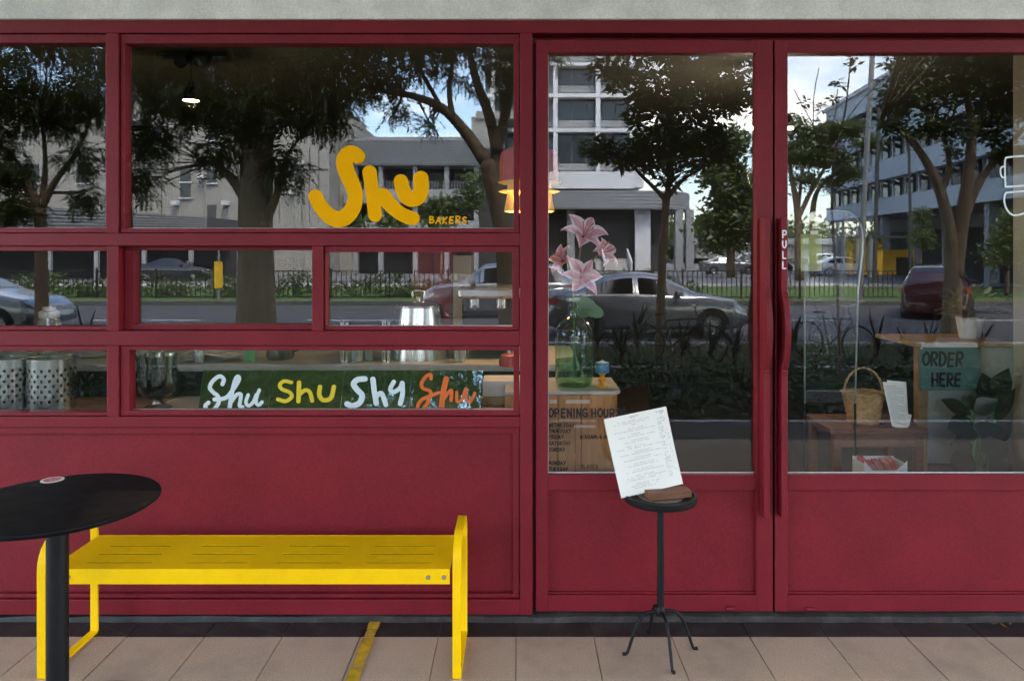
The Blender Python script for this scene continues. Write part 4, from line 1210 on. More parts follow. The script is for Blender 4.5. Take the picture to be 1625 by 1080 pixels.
# side table, basket, leaflets, carton
td = .85
tz = F(1400, 673, -td - .1).z
t = thing('side_table', 'low dark wooden table under the wicker basket', 'table', (0, 0, 0))
x0, x1 = fl_x(1318, td), fl_x(1474, td)
MB().box((x0, td, tz - .03), (x1, td + .36, tz)).build('table_top', 'wood_dark', t, bevel=.004)
MB().box((x0 + .03, td + .02, tz - .10), (x1 - .03, td + .04, tz - .031)).build('apron', 'wood_dark', t, bevel=.003)
for xx in (x0 + .02, x1 - .06):
    for yy in (td + .01, td + .31): MB().box((xx, yy, .016), (xx + .04, yy + .04, tz - .031)).build('leg', 'wood_dark', t, bevel=.003)
bx_ = F(1370, 672, -td - .15)
t = thing('wicker_basket', 'round wicker basket with arched handle on the side table', 'basket', (bx_.x, td + .15, tz + .001))
bm_ = MB()
NB, HB = 44, 13
for j in range(HB + 1):
    s = j / HB; r = .076 + .028 * s; z = .155 * s
    for k in range(NB):
        a = 2 * math.pi * k / NB
        rr = r + (.0045 if ((k // 2 + j) % 2) else -.0015)
        bm_.v.append((rr * math.cos(a), rr * math.sin(a), z))
for j in range(HB):
    for k in range(NB):
        k2 = (k + 1) % NB; bm_.f.append((j * NB + k, j * NB + k2, (j + 1) * NB + k2, (j + 1) * NB + k))
bm_.f.append(tuple(range(NB - 1, -1, -1)))
bm_.build('woven_side', 'wicker', t, smooth=True)
rim = MB()
for ph in (0, math.pi):
    rim.tube([((.104 + .004 * math.cos(a * .9 + ph)) * math.cos(a / 48 * 6.283), (.104 + .004 * math.cos(a * .9 + ph)) * math.sin(a / 48 * 6.283), .156 + .005 * math.sin(a * .9 + ph)) for a in range(49)], .005, 6, False)
rim.build('rim', 'wicker', t, smooth=True)
hd = MB()
for ph in (0, math.pi):
    hd.tube([(.106 * math.cos(math.pi * q / 30) + .003 * math.cos(q + ph), .003 * math.sin(q + ph), .14 + .15 * math.sin(math.pi * q / 30)) for q in range(31)], .0045, 6)
hd.build('handle', 'wicker', t, smooth=True)
t = thing('leaflet_stack', 'white folded leaflets standing beside the wicker basket', 'leaflets', (0, 0, 0))
for k, (off, c) in enumerate(((0, [(1401, 606), (1436, 607), (1441, 683), (1416, 676)]), (.02, [(1408, 603), (1438, 606), (1443, 682), (1420, 672)]), (.035, [(1436, 655), (1447, 658), (1441, 684), (1432, 674)]))):
    P = [F(x, y, -td - .03 - off) for x, y in c]; bk_ = Vector((0, .004, 0))
    MB().add(P + [p + bk_ for p in P], [(0, 3, 2, 1), (4, 5, 6, 7), (0, 1, 5, 4), (1, 2, 6, 5), (2, 3, 7, 6), (3, 0, 4, 7)]).build('leaflet', 'paper', t)
# printed lines on the front leaflet
pm = MB()
A, B, C, D = [F(x, y, -td - .03 + .0015) for x, y in [(1401, 606), (1436, 607), (1441, 683), (1416, 676)]]
for k in range(18):
    v = .08 + k * .047
    u1 = .9 if k % 4 else .55
    l_, r_ = A.lerp(D, v).lerp(B.lerp(C, v), .1), A.lerp(D, v).lerp(B.lerp(C, v), u1)
    pm.add([l_, r_, r_ - Vector((0, 0, .002)), l_ - Vector((0, 0, .002))], [(0, 1, 2, 3)])
pm.build('printed_lines', 'ink_soft', t)
cdp = .45
t = thing('carton', 'open white carton of wrapped red packets on the shop floor', 'carton', (0, 0, 0))
a, b = F(1372, 742, -cdp), F(1440, 760, -cdp)
zb = .016
x0, x1 = a.x, b.x; zt = F(1400, 738, -cdp).z; zm = F(1400, 746, -cdp).z
MB().prism([(x0, zb), (x1, zb), (x1, zt + .02), (x1 - .02, zt), (x1 - .05, zm), (x0 + .04, zm), (x0 + .015, zt), (x0, zt + .02)], cdp, cdp + .004).build('front_flap', 'cardboard_white', t)
MB().box((x0, cdp + .005, zb), (x0 + .004, cdp + .12, zt + .004)).build('side', 'cardboard_white', t)
MB().box((x1 - .004, cdp + .005, zb), (x1, cdp + .12, zt + .004)).build('side', 'cardboard_white', t)
MB().box((x0, cdp + .121, zb), (x1, cdp + .125, zt + .01)).build('back', 'cardboard_white', t)
for k in range(5):
    xx = x0 + .012 + k * .033
    w = MB(); zz = F(1400, 722 + (k * 7) % 9, -cdp - .1).z
    w.prismx([(cdp + .01, zb + .002), (cdp + .115, zb + .002), (cdp + .11, zz), (cdp + .06, zz - .012), (cdp + .012, zz - .05)], xx, xx + .03)
    w.build('packet', 'magazine_red', t, bevel=.006, recalc=True)

# arched clear display screen standing behind the right door
sd_ = .75
t = thing('clear_arch_screen', 'tall clear acrylic screen with rounded top corner behind the right door', 'screen', (0, 0, 0))
P = [F(x, y, -sd_) for x, y in [(1277, 640), (1277, 352), (1284, 340), (1296, 336), (1335, 335), (1352, 340), (1364, 353), (1369, 372), (1369, 400), (1362, 460), (1357, 640)]]
P2 = [Vector(p) for p in catmull(P[1:9], 5)]
P = [P[0]] + P2 + P[9:]
n = len(P); off = Vector((0, .006, 0))
MB().add(P, [tuple(range(n))]).build('sheet', 'clear_glass', t)
MB().tube(P, .0045, 8).build('sheet_edge', 'edge_glass', t, smooth=True)
b0 = F(1317, 642, -sd_)
MB().box((P[0].x - .03, sd_ - .10, .0155), (P[-1].x + .03, sd_ + .10, .03)).build('base_plate', 'inner_dark', t, bevel=.003)
for q_ in (P[0], P[-1]): MB().tube([(q_.x, sd_, .03), (q_.x, sd_, q_.z)], .006, 10).build('upright', 'black_steel', t, smooth='auto')
t = thing('flyer', 'green and white flyer taped up behind the right door', 'poster', (0, 0, 0))
mat('flyer_print', (.28, .34, .10), rough=.7, var=.3, vscale=9, dirt=(.45, .46, .47), dscale=8, damt=.9)
a, b = F(1271, 371, -.6), F(1304, 430, -.6)
MB().box((a.x, .6, b.z), (b.x, .603, a.z)).build('sheet', 'flyer_print', t)
a, b = F(1286, 366, -.6), F(1298, 372, -.6)
MB().box((a.x, .597, b.z), (b.x, .5995, a.z)).build('tape', 'paper', t)

# crockery and napkins along the bar
for i, (px, lab) in enumerate(((222, 'clear tumbler at the left end of the sash window'), (236, 'clear tumbler beside the stemmed glass'), (566, 'clear tumbler between the two tap posts'), (584, 'clear tumbler right of centre between the tap posts'), (730, 'clear tumbler between steel urn and espresso machine'))):
    t = thing('tumbler', lab, 'glass', on_bar(px, .68 + .05 * (i % 2)), 0, 'tumblers along the bar')
    MB().lathe_open([(.026, .002), (.034, .11), (.0325, .11), (.025, .008), (0, .008)], seg=24).build('wall', 'edge_glass', t, smooth='auto')
t = thing('napkin_stack', 'untidy stack of white napkins behind the sash window', 'napkins', on_bar(335, .74))
for k in range(7):
    j1, j2 = rnd.uniform(-.03, .03), rnd.uniform(-.02, .02)
    nb = MB(); n_ = 6; x0_, x1_ = -.11 + j1, .11 + j1
    for q in range(n_ + 1):
        xx = x0_ + (x1_ - x0_) * q / n_; zz = .004 + k * .0075 + .006 * math.sin(q * 1.3 + k)
        nb.v += [(xx, -.07 + j2, zz), (xx, .07 + j2, zz + .004)]
    for q in range(n_): nb.f.append((2 * q, 2 * q + 2, 2 * q + 3, 2 * q + 1))
    nb.build('napkin', 'paper', t, smooth=True)
for i, (px, lab, n_) in enumerate(((30, 'stack of white plates behind the leftmost middle pane', 9), (148, 'short stack of white plates beside the pale jar', 5))):
    t = thing('plate_stack', lab, 'plates', on_bar(px, .85), 0, 'plate stacks on the bar')
    for k in range(n_):
        MB().lathe_open([(0, .002 + k * .011), (.06, .003 + k * .011), (.095, .016 + k * .011), (.096, .019 + k * .011), (.06, .007 + k * .011), (0, .006 + k * .011)], seg=32).build('plate', 'white_enamel', t, smooth='auto')

# ------------------------------------------------------------------ the street opposite, which the glass mirrors
mat('asphalt', (0.055, 0.055, 0.058), rough=0.85, var=.2, vscale=3, bump=.3, bscale=80)
mat('car_park', (0.16, 0.16, 0.165), rough=0.85, var=.15, vscale=1)
mat('mulch', (0.035, 0.026, 0.018), rough=1.0, var=.4, vscale=25, bump=.6, bscale=40)
mat('lawn', (0.075, 0.125, 0.028), rough=1.0, var=.35, vscale=6, bump=.6, bscale=60)
mat('footpath', (0.42, 0.41, 0.39), rough=.9, var=.1, vscale=2)
mat('road_paint', (0.7, 0.7, 0.68), rough=.7)
mat('bark', (0.18, 0.13, 0.085), rough=.95, var=.3, vscale=14, bump=.8, bscale=30, stretch=(1, 1, .25))
mat('bark_grey', (0.27, 0.225, 0.155), rough=.95, var=.3, vscale=10, bump=.8, bscale=24, stretch=(1, 1, .25))
leafmat('leaf_dark', (0.035, 0.062, 0.017), (0.07, 0.11, 0.027), .40)
leafmat('leaf_mid', (0.05, 0.08, 0.02), (0.10, 0.14, 0.035), .35)
leafmat('leaf_broad', (0.045, 0.075, 0.022), (0.085, 0.12, 0.035), .30)
leafmat('leaf_yellow', (0.07, 0.10, 0.022), (0.13, 0.17, 0.04), .35)
leafmat('leaf_strap', (0.02, 0.028, 0.018), (0.05, 0.055, 0.035), .15)
leafmat('leaf_cover', (0.012, 0.034, 0.008), (0.034, 0.072, 0.015), .25)
leafmat('leaf_grass', (0.05, 0.09, 0.02), (0.10, 0.15, 0.04), .25)
mat('wall_cream', (0.33, 0.315, 0.28), rough=.85, var=.06, vscale=.6, dirt=(.24, .225, .20), dscale=.35, damt=.5)
mat('wall_grey', (0.30, 0.31, 0.315), rough=.85, var=.06, vscale=.5)
mat('rib_grey', (0.26, 0.27, 0.28), rough=.8, var=.08, vscale=.8)
mat('roof_dark', (0.085, 0.088, 0.092), rough=.7, var=.1, vscale=2)
mat('wall_white', (0.66, 0.67, 0.68), rough=.8, var=.04, vscale=.5)
mat('wall_blue', (0.50, 0.56, 0.62), rough=.75, var=.05, vscale=.4)
mat('pane_dark', (0.035, 0.042, 0.048), rough=.12)
mat('pane_grey', (0.20, 0.22, 0.23), rough=.3, var=.2, vscale=.7)
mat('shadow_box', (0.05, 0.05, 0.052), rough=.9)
mat('yellow_paint_and_glow', (0.78, 0.46, 0.05), rough=.7)  # also stands for the lit ground floor of the low unit
mat('fence_black', (0.012, 0.013, 0.013), rough=.5)
mat('pole_grey', (0.24, 0.25, 0.25), rough=.5, metal=.3)
mat('pole_dark', (0.06, 0.06, 0.06), rough=.6)
mat('car_silver', (0.22, 0.235, 0.255), rough=.28, metal=.7, coat=1.0)
mat('car_red', (0.045, 0.004, 0.008), rough=.3, metal=.2, coat=1.0)
mat('car_black', (0.012, 0.012, 0.014), rough=.25, coat=1.0)
mat('car_white', (0.70, 0.70, 0.70), rough=.3, coat=1.0)
mat('car_glass', (0.008, 0.009, 0.010), rough=.04, spec=.6, coat=1.0)
mat('tyre', (0.014, 0.014, 0.014), rough=.85)
mat('rim_alloy', (0.45, 0.45, 0.46), rough=.3, metal=.9)
mat('lamp_red', (0.36, 0.012, 0.012), rough=.15, coat=1)
mat('lamp_clear', (0.60, 0.62, 0.64), rough=.1, coat=1)
mat('sign_board', (0.68, 0.42, 0.015), rough=.6)

tag(MB().box((-900, -1600, -1.2), (900, 400, -.62)).build('ground', 'lawn'), kind='structure')
tag(MB().box((-40, -7.6, -.61), (40, -3.501, -.33)).build('planting_bed', 'mulch'), kind='structure')
kb2 = tag(MB().box((-40, -7.78, -.6), (40, -7.601, -.17)).build('kerb', 'footpath'), kind='structure')
tag(MB().box((-40, -11.8, -.6), (40, -7.781, -.40)).build('verge', 'mulch'), kind='structure')
tag(MB().box((-40, -12, -.6), (40, -11.801, -.33)).build('road_kerb', 'footpath'), kind='structure')
rd = tag(MB().box((-120, -24, -.6), (120, -12.001, -.45)).build('road', 'asphalt'), kind='structure')
ln = MB()
for k in range(-14, 15): ln.add([(k * 6, -18.1, -.446), (k * 6 + 3, -18.1, -.446), (k * 6 + 3, -17.96, -.446), (k * 6, -17.96, -.446)], [(0, 1, 2, 3)])
ln.build('lane_line', 'road_paint', rd)
tag(MB().box((-120, -24.3, -.6), (120, -24.001, -.30)).build('far_kerb', 'kerb_concrete'), kind='structure')
tag(MB().box((-120, -36, -.61), (120, -24.301, -.33)).build('lawn', 'lawn'), kind='structure')
tag(MB().box((-120, -39, -.61), (120, -36.001, -.28)).build('footpath', 'footpath'), kind='structure')
tag(MB().box((-200, -170, -.61), (200, -39.001, -.31)).build('car_park', 'car_park'), kind='structure')

# ---- leaves
def quads(P):       # (n,4,3) -> verts, faces
    n = len(P)
    return P.reshape(-1, 3), np.arange(n * 4).reshape(n, 4)
def leaf_quad(base, d, L, W, nrm):
    d = d / np.linalg.norm(d); s = np.cross(d, nrm); s /= np.linalg.norm(s) + 1e-9
    return [base, base + d * L * .45 + s * W, base + d * L, base + d * L * .45 - s * W]
def template(kind, seed=0):
    r = np.random.default_rng(seed); Q = []
    if kind == 'pinnate':
        for j in range(8):
            s = j / 8; b = np.array([.04 + .32 * s, 0, -.16 * s * s])
            for sg in (-1, 1):
                Q.append(leaf_quad(b, np.array([.55, sg * .8, -.35]) + r.normal(0, .12, 3), .085 + .02 * r.random(), .016, np.array([0, 0, 1.]) + r.normal(0, .25, 3)))
    elif kind == 'fine':
        for j in range(14):
            b = r.normal(0, .13, 3) * np.array([1, 1, .6])
            Q.append(leaf_quad(b, r.normal(0, 1, 3) + np.array([0, 0, -.2]), .10 + .05 * r.random(), .026, r.normal(0, 1, 3)))
    elif kind == 'broad':
        for j in range(7):
            a = j * 2.4 + r.normal(0, .3); e = r.uniform(-.7, .5)
            d = np.array([math.cos(a) * math.cos(e), math.sin(a) * math.cos(e), math.sin(e)])
            Q.append(leaf_quad(d * .03, d, .15 + .07 * r.random(), .040, np.array([0, 0, 1.]) + r.normal(0, .35, 3)))
    elif kind == 'far':
        for j in range(9):
            b = r.normal(0, .45, 3) * np.array([1, 1, .6])
            Q.append(leaf_quad(b, r.normal(0, 1, 3), .40 + .25 * r.random(), .13, r.normal(0, 1, 3)))
    return np.array(Q)
TPL = {k: [template(k, s) for s in range(4)] for k in ('pinnate', 'fine', 'broad', 'far')}
def scatter(pos, kind, scale=1.0, seed=1, droop=True):
    """copies of the leaf sprays at many positions"""
    r = np.random.default_rng(seed); out = []
    ids = r.integers(0, 4, len(pos))
    for t in range(4):
        P = pos[ids == t]; n = len(P)
        if not n: continue
        T = TPL[kind][t]
        yaw = r.uniform(0, 2 * np.pi, n); pit = r.normal(.25 if droop else 0, .45, n); sc = scale * r.uniform(.75, 1.25, n)
        cy, sy, cp, sp = np.cos(yaw), np.sin(yaw), np.cos(pit), np.sin(pit)
        Rm = np.zeros((n, 3, 3))
        Rm[:, 0, 0] = cy * cp; Rm[:, 0, 1] = -sy; Rm[:, 0, 2] = cy * sp
        Rm[:, 1, 0] = sy * cp; Rm[:, 1, 1] = cy; Rm[:, 1, 2] = sy * sp
        Rm[:, 2, 0] = -sp; Rm[:, 2, 2] = cp
        W = np.einsum('nij,qvj->nqvi', Rm, T) * sc[:, None, None, None] + P[:, None, None, :]
        out.append(W.reshape(-1, 4, 3))
    return np.concatenate(out)
def ellipsoid(c, rx, ry, rz, n, r):
    d = r.normal(0, 1, (n, 3)); d /= np.linalg.norm(d, axis=1)[:, None]
    return np.array(c) + d * (r.random(n) ** .42)[:, None] * np.array([rx, ry, rz])
TREES = 'street trees across the walkway'
def tree(name, label, limbs, blobs, kind, leaf, bark='bark', scale=1.0, seed=1, twigs=6, dens=1.0, group=TREES, over=()):
    """limbs: lists of (px, py, v, radius) as the glass mirrors them; blobs: (px, py, v, radius_px, flatten, sprays)"""
    r = np.random.default_rng(seed); dens = dens * (1.9 if kind == 'pinnate' else 1.0)
    base = V(limbs[0][0][0], limbs[0][0][1], limbs[0][0][2])
    t = thing(name, label, 'tree', base, 0, group)
    tk = MB(); nodes = []
    for lb in limbs:
        P = catmull([tuple(V(a, b, v)) + (q,) for a, b, v, q in lb], 5)
        pts = [Vector(p[:3]) - base for p in P]; rr = [max(p[3], .006) for p in P]
        tk.tube(pts, rr, 10 if rr[0] > .1 else 7)
        nodes += [(Vector(p), q) for p, q in zip(pts, rr)]
    pos = []
    for (a, b, v, rp, fl_, n) in blobs:
        k = (CAM_D + v) / CAM_D / PPM
        c = V(a, b, v) - base; R0 = rp * k
        P = ellipsoid(c, R0, R0, R0 * fl_, int(n * dens), r); pos.append(P)
        for q in range(twigs):
            e = Vector(P[r.integers(0, len(P))])
            s0, sr = min(nodes, key=lambda nd: (nd[0] - Vector(c)).length + .3 * r.random())
            m_ = s0.lerp(e, .5) + Vector(r.normal(0, .12 * R0, 3))
            ra = min(sr * .5, .03 * (1 + R0 * .3))
            tk.tube([s0, m_, e], [ra, ra * .6, ra * .25], 5, False)
    for (x_, v_, z_, R0, fl_, n) in over:      # unseen extra crown, added to shade the planting bed and verge
        c = Vector((x_, -v_, z_)) - base
        P = ellipsoid(c, R0, R0, R0 * fl_, n, r); pos.append(P)
        s0, sr = min(nodes, key=lambda nd: (nd[0] - c).length)
        for q in range(5):
            e = Vector(P[r.integers(0, n)]); tk.tube([s0, s0.lerp(e, .5) + Vector((0, 0, .3)), e], [min(sr, .06), .04, .012], 6, False)
    tk.build('trunk', bark, t, smooth=True)
    Q = scatter(np.concatenate(pos), kind, scale, seed)
    vv, ff = quads(Q)
    npmesh('crown', vv, ff, leaf, t)
    return t

tree('rain_tree', 'large pale trunked tree mirrored in the centre of the big left pane',
     [[(402, 590, 10, .40), (402, 480, 10, .33), (402, 380, 10, .30), (405, 250, 10, .27), (409, 130, 10, .23), (402, 20, 10.3, .18), (395, -80, 10.5, .1)],
      [(404, 330, 10, .2), (372, 290, 10, .1), (345, 265, 10, .06), (320, 255, 10, .03)],
      [(404, 240, 10, .2), (350, 170, 10, .13), (270, 100, 10.2, .09), (180, 40, 10.5, .05)],
      [(408, 180, 10, .18), (470, 120, 10, .11), (550, 60, 9.6, .06)],
      [(400, 380, 10, .16), (436, 310, 9.9, .07), (455, 240, 9.8, .04)],
      [(400, 120, 10, .15), (350, 50, 9.8, .1), (300, -20, 9.6, .06)], [(405, 90, 10, .15), (470, 20, 10.3, .09), (540, -60, 10.5, .05)]],
     [(250, 110, 10, 75, .8, 330), (330, 60, 10.3, 85, .8, 330), (430, 100, 10.3, 85, .8, 330), (505, 110, 9.7, 70, .8, 260), (300, 150, 9.7, 70, .7, 260), (500, 175, 9.6, 55, .6, 150), (395, 170, 9.4, 70, .6, 200),
      (200, 50, 10.4, 90, .8, 300), (460, 20, 10.2, 95, .7, 300), (570, 50, 9.8, 70, .8, 240), (230, 215, 9.8, 48, .7, 110), (215, 285, 9.8, 34, .8, 50), (450, 260, 9.8, 36, 1.0, 60), (345, 235, 9.8, 36, .7, 55),
      (320, 10, 10, 100, .6, 330), (400, -70, 10, 140, .5, 420), (560, -40, 10, 110, .5, 300), (220, -50, 10, 120, .5, 320)],
     'pinnate', 'leaf_dark', 'bark_grey', 1.0, 21, over=[(-7.5, 7.5, 6.6, 2.3, .5, 520), (-4.5, 7.0, 6.8, 2.4, .5, 560), (-9.5, 10, 6.8, 2.4, .5, 420), (-5, 11.5, 7.5, 2.6, .5, 460)])
tree('rain_tree', 'tree with a forked trunk mirrored in the leftmost top pane',
     [[(62, 590, 12, .17), (62, 480, 12, .13), (61, 400, 12, .12), (60, 330, 12, .11)], [(60, 332, 12, .10), (35, 285, 12, .07), (-10, 220, 12, .05), (-60, 150, 12, .03)],
      [(60, 332, 12, .09), (85, 285, 12, .06), (115, 245, 12, .05), (140, 190, 12, .03)], [(62, 330, 12, .08), (68, 260, 12.2, .05), (62, 180, 12.2, .03)], [(75, 305, 12, .04), (110, 305, 12, .025), (140, 300, 12, .015)]],
     [(10, 150, 12, 70, .9, 260), (90, 170, 12.2, 60, .8, 200), (145, 150, 12, 60, .9, 200), (60, 60, 12, 80, .7, 170), (-40, 220, 12, 60, .9, 200), (0, 270, 12, 50, .7, 150), (140, 80, 12.4, 65, .8, 150), (130, 250, 11.8, 40, .7, 60),
      (130, 310, 11.7, 28, .5, 35), (20, 330, 11.8, 35, .5, 70), (-70, 100, 12, 90, .9, 260), (60, -30, 12, 140, .5, 300), (-30, 340, 11.8, 40, .6, 100)],
     'pinnate', 'leaf_dark', 'bark', 1.0, 22)
tree('rain_tree', 'tree with leaning limbs mirrored near the right end of the big pane',
     [[(812, 590, 12, .26), (806, 480, 12, .22), (800, 380, 12, .20), (785, 310, 12, .18), (772, 255, 12, .16)],
      [(772, 258, 12, .15), (735, 205, 12, .12), (700, 170, 11.9, .10), (650, 150, 11.8, .07), (590, 140, 11.7, .045), (540, 120, 11.6, .03)],
      [(790, 330, 12, .16), (788, 240, 12.2, .13), (775, 180, 12.2, .11), (755, 125, 12.2, .09), (742, 60, 12.2, .06), (735, -20, 12.2, .04)],
      [(788, 240, 12.1, .12), (800, 190, 12.1, .11), (812, 120, 12.1, .09), (822, 40, 12, .06)],
      [(718, 188, 11.9, .07), (712, 140, 11.9, .05), (718, 90, 12, .035), (715, 40, 12, .02)],
      [(700, 170, 11.9, .05), (672, 120, 11.9, .04), (640, 60, 12, .025)]],
     [(600, 120, 11.7, 50, .7, 130), (655, 95, 11.8, 45, .8, 130), (560, 140, 11.6, 42, .6, 90), (640, 50, 12, 60, .7, 180), (700, 60, 12, 45, .7, 110), (735, 60, 12.2, 40, .8, 90), (790, 85, 12, 40, .8, 100), (815, 130, 12, 35, .8, 60),
      (672, 195, 11.8, 22, .8, 26), (628, 170, 11.7, 24, .7, 24), (735, 130, 12, 18, .9, 14), (708, 110, 11.9, 20, .9, 18), (795, 150, 12, 20, .9, 14), (600, 20, 11.8, 80, .6, 220), (720, -10, 12, 90, .5, 220), (820, 20, 12, 70, .6, 160), (870, 70, 12, 40, .8, 60)],
     'pinnate', 'leaf_dark', 'bark', 1.0, 23, dens=.68, over=[(-1.2, 7.4, 6.8, 2.3, .5, 520), (1.6, 8.2, 7.2, 2.2, .5, 460), (-1, 11, 8, 2.5, .5, 420)])
tree('broadleaf_tree', 'slender dark broad leaved tree mirrored in the middle of the left door',
     [[(1046, 590, 10, .085), (1050, 480, 10, .08), (1054, 400, 10, .075), (1059, 315, 10, .07)], [(1058, 316, 10, .05), (1030, 288, 10, .035), (990, 252, 10, .025), (940, 235, 10, .014)],
      [(1060, 314, 10, .05), (1085, 285, 10, .035), (1112, 268, 10, .022), (1150, 240, 10, .012)], [(1060, 316, 10, .06), (1068, 240, 10, .045), (1065, 160, 10, .03), (1075, 70, 10, .02)],
      [(1066, 200, 10, .035), (1030, 150, 10, .025), (985, 120, 10, .014)], [(1068, 180, 10, .035), (1110, 140, 10, .025), (1160, 120, 10, .014)]],
     [(955, 232, 9.9, 32, .8, 34), (1035, 240, 9.9, 42, .9, 95), (1090, 235, 10, 48, .9, 130), (1140, 225, 10, 36, .9, 60), (1055, 165, 10, 66, .9, 180), (1125, 140, 10, 62, .9, 160), (990, 118, 10, 34, .8, 34), (955, 105, 10, 26, .8, 12), (1175, 150, 10, 40, .9, 55),
      (1090, 70, 10, 80, .8, 200), (1000, 45, 10, 60, .7, 90), (1060, 285, 9.9, 22, .6, 10), (1180, 70, 10.2, 50, .8, 80), (985, 250, 9.9, 24, .8, 22)],
     'broad', 'leaf_broad', 'bark', 1.0, 24, group=TREES, over=[(3.6, 7.2, 6.2, 1.9, .5, 300), (3.2, 10, 6.6, 2.0, .5, 260)])
tree('broadleaf_tree', 'twin trunked broad leaved tree mirrored at the right of right door',
     [[(1512, 540, 14, .22), (1515, 460, 14, .20), (1514, 400, 14, .17), (1503, 330, 14, .13), (1482, 272, 14, .10), (1445, 218, 14, .07), (1400, 190, 14, .035)],
      [(1518, 440, 14, .18), (1528, 360, 14, .16), (1540, 280, 14, .13), (1545, 210, 14, .10), (1535, 120, 14, .06), (1530, 40, 14, .04)],
      [(1530, 350, 14, .12), (1560, 285, 14, .09), (1600, 235, 14, .06), (1640, 190, 14, .04)], [(1495, 310, 14, .09), (1510, 260, 14, .06), (1490, 180, 14, .04)], [(1545, 220, 14, .08), (1575, 160, 14, .05), (1600, 100, 14, .03)]],
     [(1440, 150, 14, 40, .9, 75), (1500, 130, 14, 50, .9, 120), (1560, 120, 14, 52, .9, 125), (1610, 150, 14, 52, .9, 120), (1420, 198, 13.9, 24, .9, 22), (1475, 195, 13.9, 28, .9, 34), (1540, 60, 14, 70, .8, 180), (1600, 240, 13.9, 30, .8, 30), (1455, 100, 14, 42, .9, 70),
      (1580, 205, 14, 32, .8, 36), (1650, 100, 14, 80, .9, 200), (1600, 20, 14, 90, .7, 200), (1515, 240, 13.8, 18, .8, 9), (1480, 60, 14, 40, .8, 60), (1525, 205, 13.8, 22, .9, 20)],
     'broad', 'leaf_broad', 'bark', 1.15, 25, over=[(7.4, 8.2, 7.0, 2.4, .5, 380), (10.5, 9.5, 7.4, 2.4, .5, 340), (12, 13, 7, 2.5, .6, 320)])
tree('umbrella_tree', 'flat topped distant tree mirrored at the left of right door',
     [[(1270, 445, 33, .22), (1268, 380, 33, .18), (1266, 330, 33, .16), (1255, 270, 33, .1)], [(1268, 345, 33, .12), (1290, 300, 33, .1), (1320, 250, 33, .06)], [(1292, 440, 34, .18), (1290, 350, 34, .15), (1300, 300, 34, .1), (1335, 270, 34, .05)], [(1267, 335, 33, .1), (1275, 270, 33, .06)]],
     [(1295, 215, 33, 36, .5, 150), (1340, 205, 33, 34, .4, 130), (1268, 245, 33, 34, .6, 140), (1312, 250, 33.5, 38, .45, 150), (1350, 275, 34, 26, .4, 60), (1280, 285, 33, 22, .5, 40), (1250, 200, 33, 30, .6, 90), (1375, 225, 34, 24, .4, 60), (1320, 290, 34, 20, .5, 30)],
     'fine', 'leaf_mid', 'bark', 1.6, 26)
tree('evergreen_tree', 'dense dark evergreen mirrored beside the pale building in left door',
     [[(1160, 440, 48, .3), (1160, 350, 48, .25), (1162, 250, 48, .15)]],
     [(1150, 280, 48, 28, 1, 120), (1165, 320, 48, 32, .7, 140), (1140, 350, 48, 24, .6, 80), (1178, 372, 48, 24, .5, 70), (1190, 300, 48, 30, .8, 120), (1160, 230, 48, 24, 1.2, 80), (1135, 385, 48, 18, .5, 40), (1195, 350, 47, 24, .8, 90)],
     'far', 'leaf_mid', 'bark', 1.0, 27)
tree('young_tree', 'small young tree mirrored before the white building in right door',
     [[(1463, 430, 26, .05), (1463, 380, 26, .04), (1464, 340, 26, .02)]],
     [(1463, 375, 26, 20, .9, 60), (1466, 345, 26, 14, 1.1, 40), (1478, 385, 26, 14, .7, 24)], 'fine', 'leaf_mid', 'bark', 1.0, 28, twigs=3)
tree('yellow_green_tree', 'light green tree mirrored at the right edge of right door',
     [[(1600, 470, 20, .07), (1602, 420, 20, .06), (1604, 360, 20, .04)]],
     [(1598, 385, 20, 30, .9, 90), (1615, 350, 20, 26, .9, 70), (1580, 410, 20, 18, .8, 30), (1630, 400, 20, 34, .9, 80)], 'fine', 'leaf_yellow', 'bark', 1.0, 29, twigs=4)
tree('young_tree', 'thin sapling with sparse leaves mirrored against the sky in right door',
     [[(1338, 600, 6.5, .022), (1334, 480, 6.5, .02), (1325, 330, 6.5, .018), (1328, 250, 6.5, .015), (1345, 180, 6.5, .011), (1352, 120, 6.5, .009), (1356, 70, 6.5, .006)], [(1340, 200, 6.5, .008), (1370, 160, 6.5, .006), (1402, 128, 6.5, .004)],
      [(1328, 255, 6.5, .009), (1300, 205, 6.5, .007), (1280, 170, 6.5, .005), (1264, 140, 6.5, .003)], [(1315, 225, 6.5, .006), (1330, 180, 6.5, .005), (1334, 140, 6.5, .003)], [(1295, 195, 6.5, .005), (1296, 150, 6.5, .003), (1304, 105, 6.5, .002)]],
     [(1334, 130, 6.5, 9, 1, 3), (1360, 95, 6.5, 8, 1, 3), (1282, 160, 6.5, 9, .8, 3), (1308, 165, 6.5, 7, 1, 3), (1398, 125, 6.5, 6, 1, 2), (1256, 185, 6.5, 9, 1, 4), (1325, 150, 6.5, 6, 1, 2)], 'broad', 'leaf_strap', 'bark', .55, 30, twigs=1)
tree('shrub_tree', 'leafy shrub mirrored below the balconies behind the shop name',
     [[(700, 440, 40, .08), (700, 370, 40, .06), (698, 320, 40, .03)]],
     [(700, 330, 40, 20, 1.2, 30), (690, 360, 40, 22, .9, 30), (745, 320, 40, 18, 1.1, 24), (760, 290, 40, 14, 1.2, 14), (560, 350, 40, 20, .5, 24), (620, 352, 40, 24, .4, 24)], 'far', 'leaf_mid', 'bark', .8, 31, twigs=2)
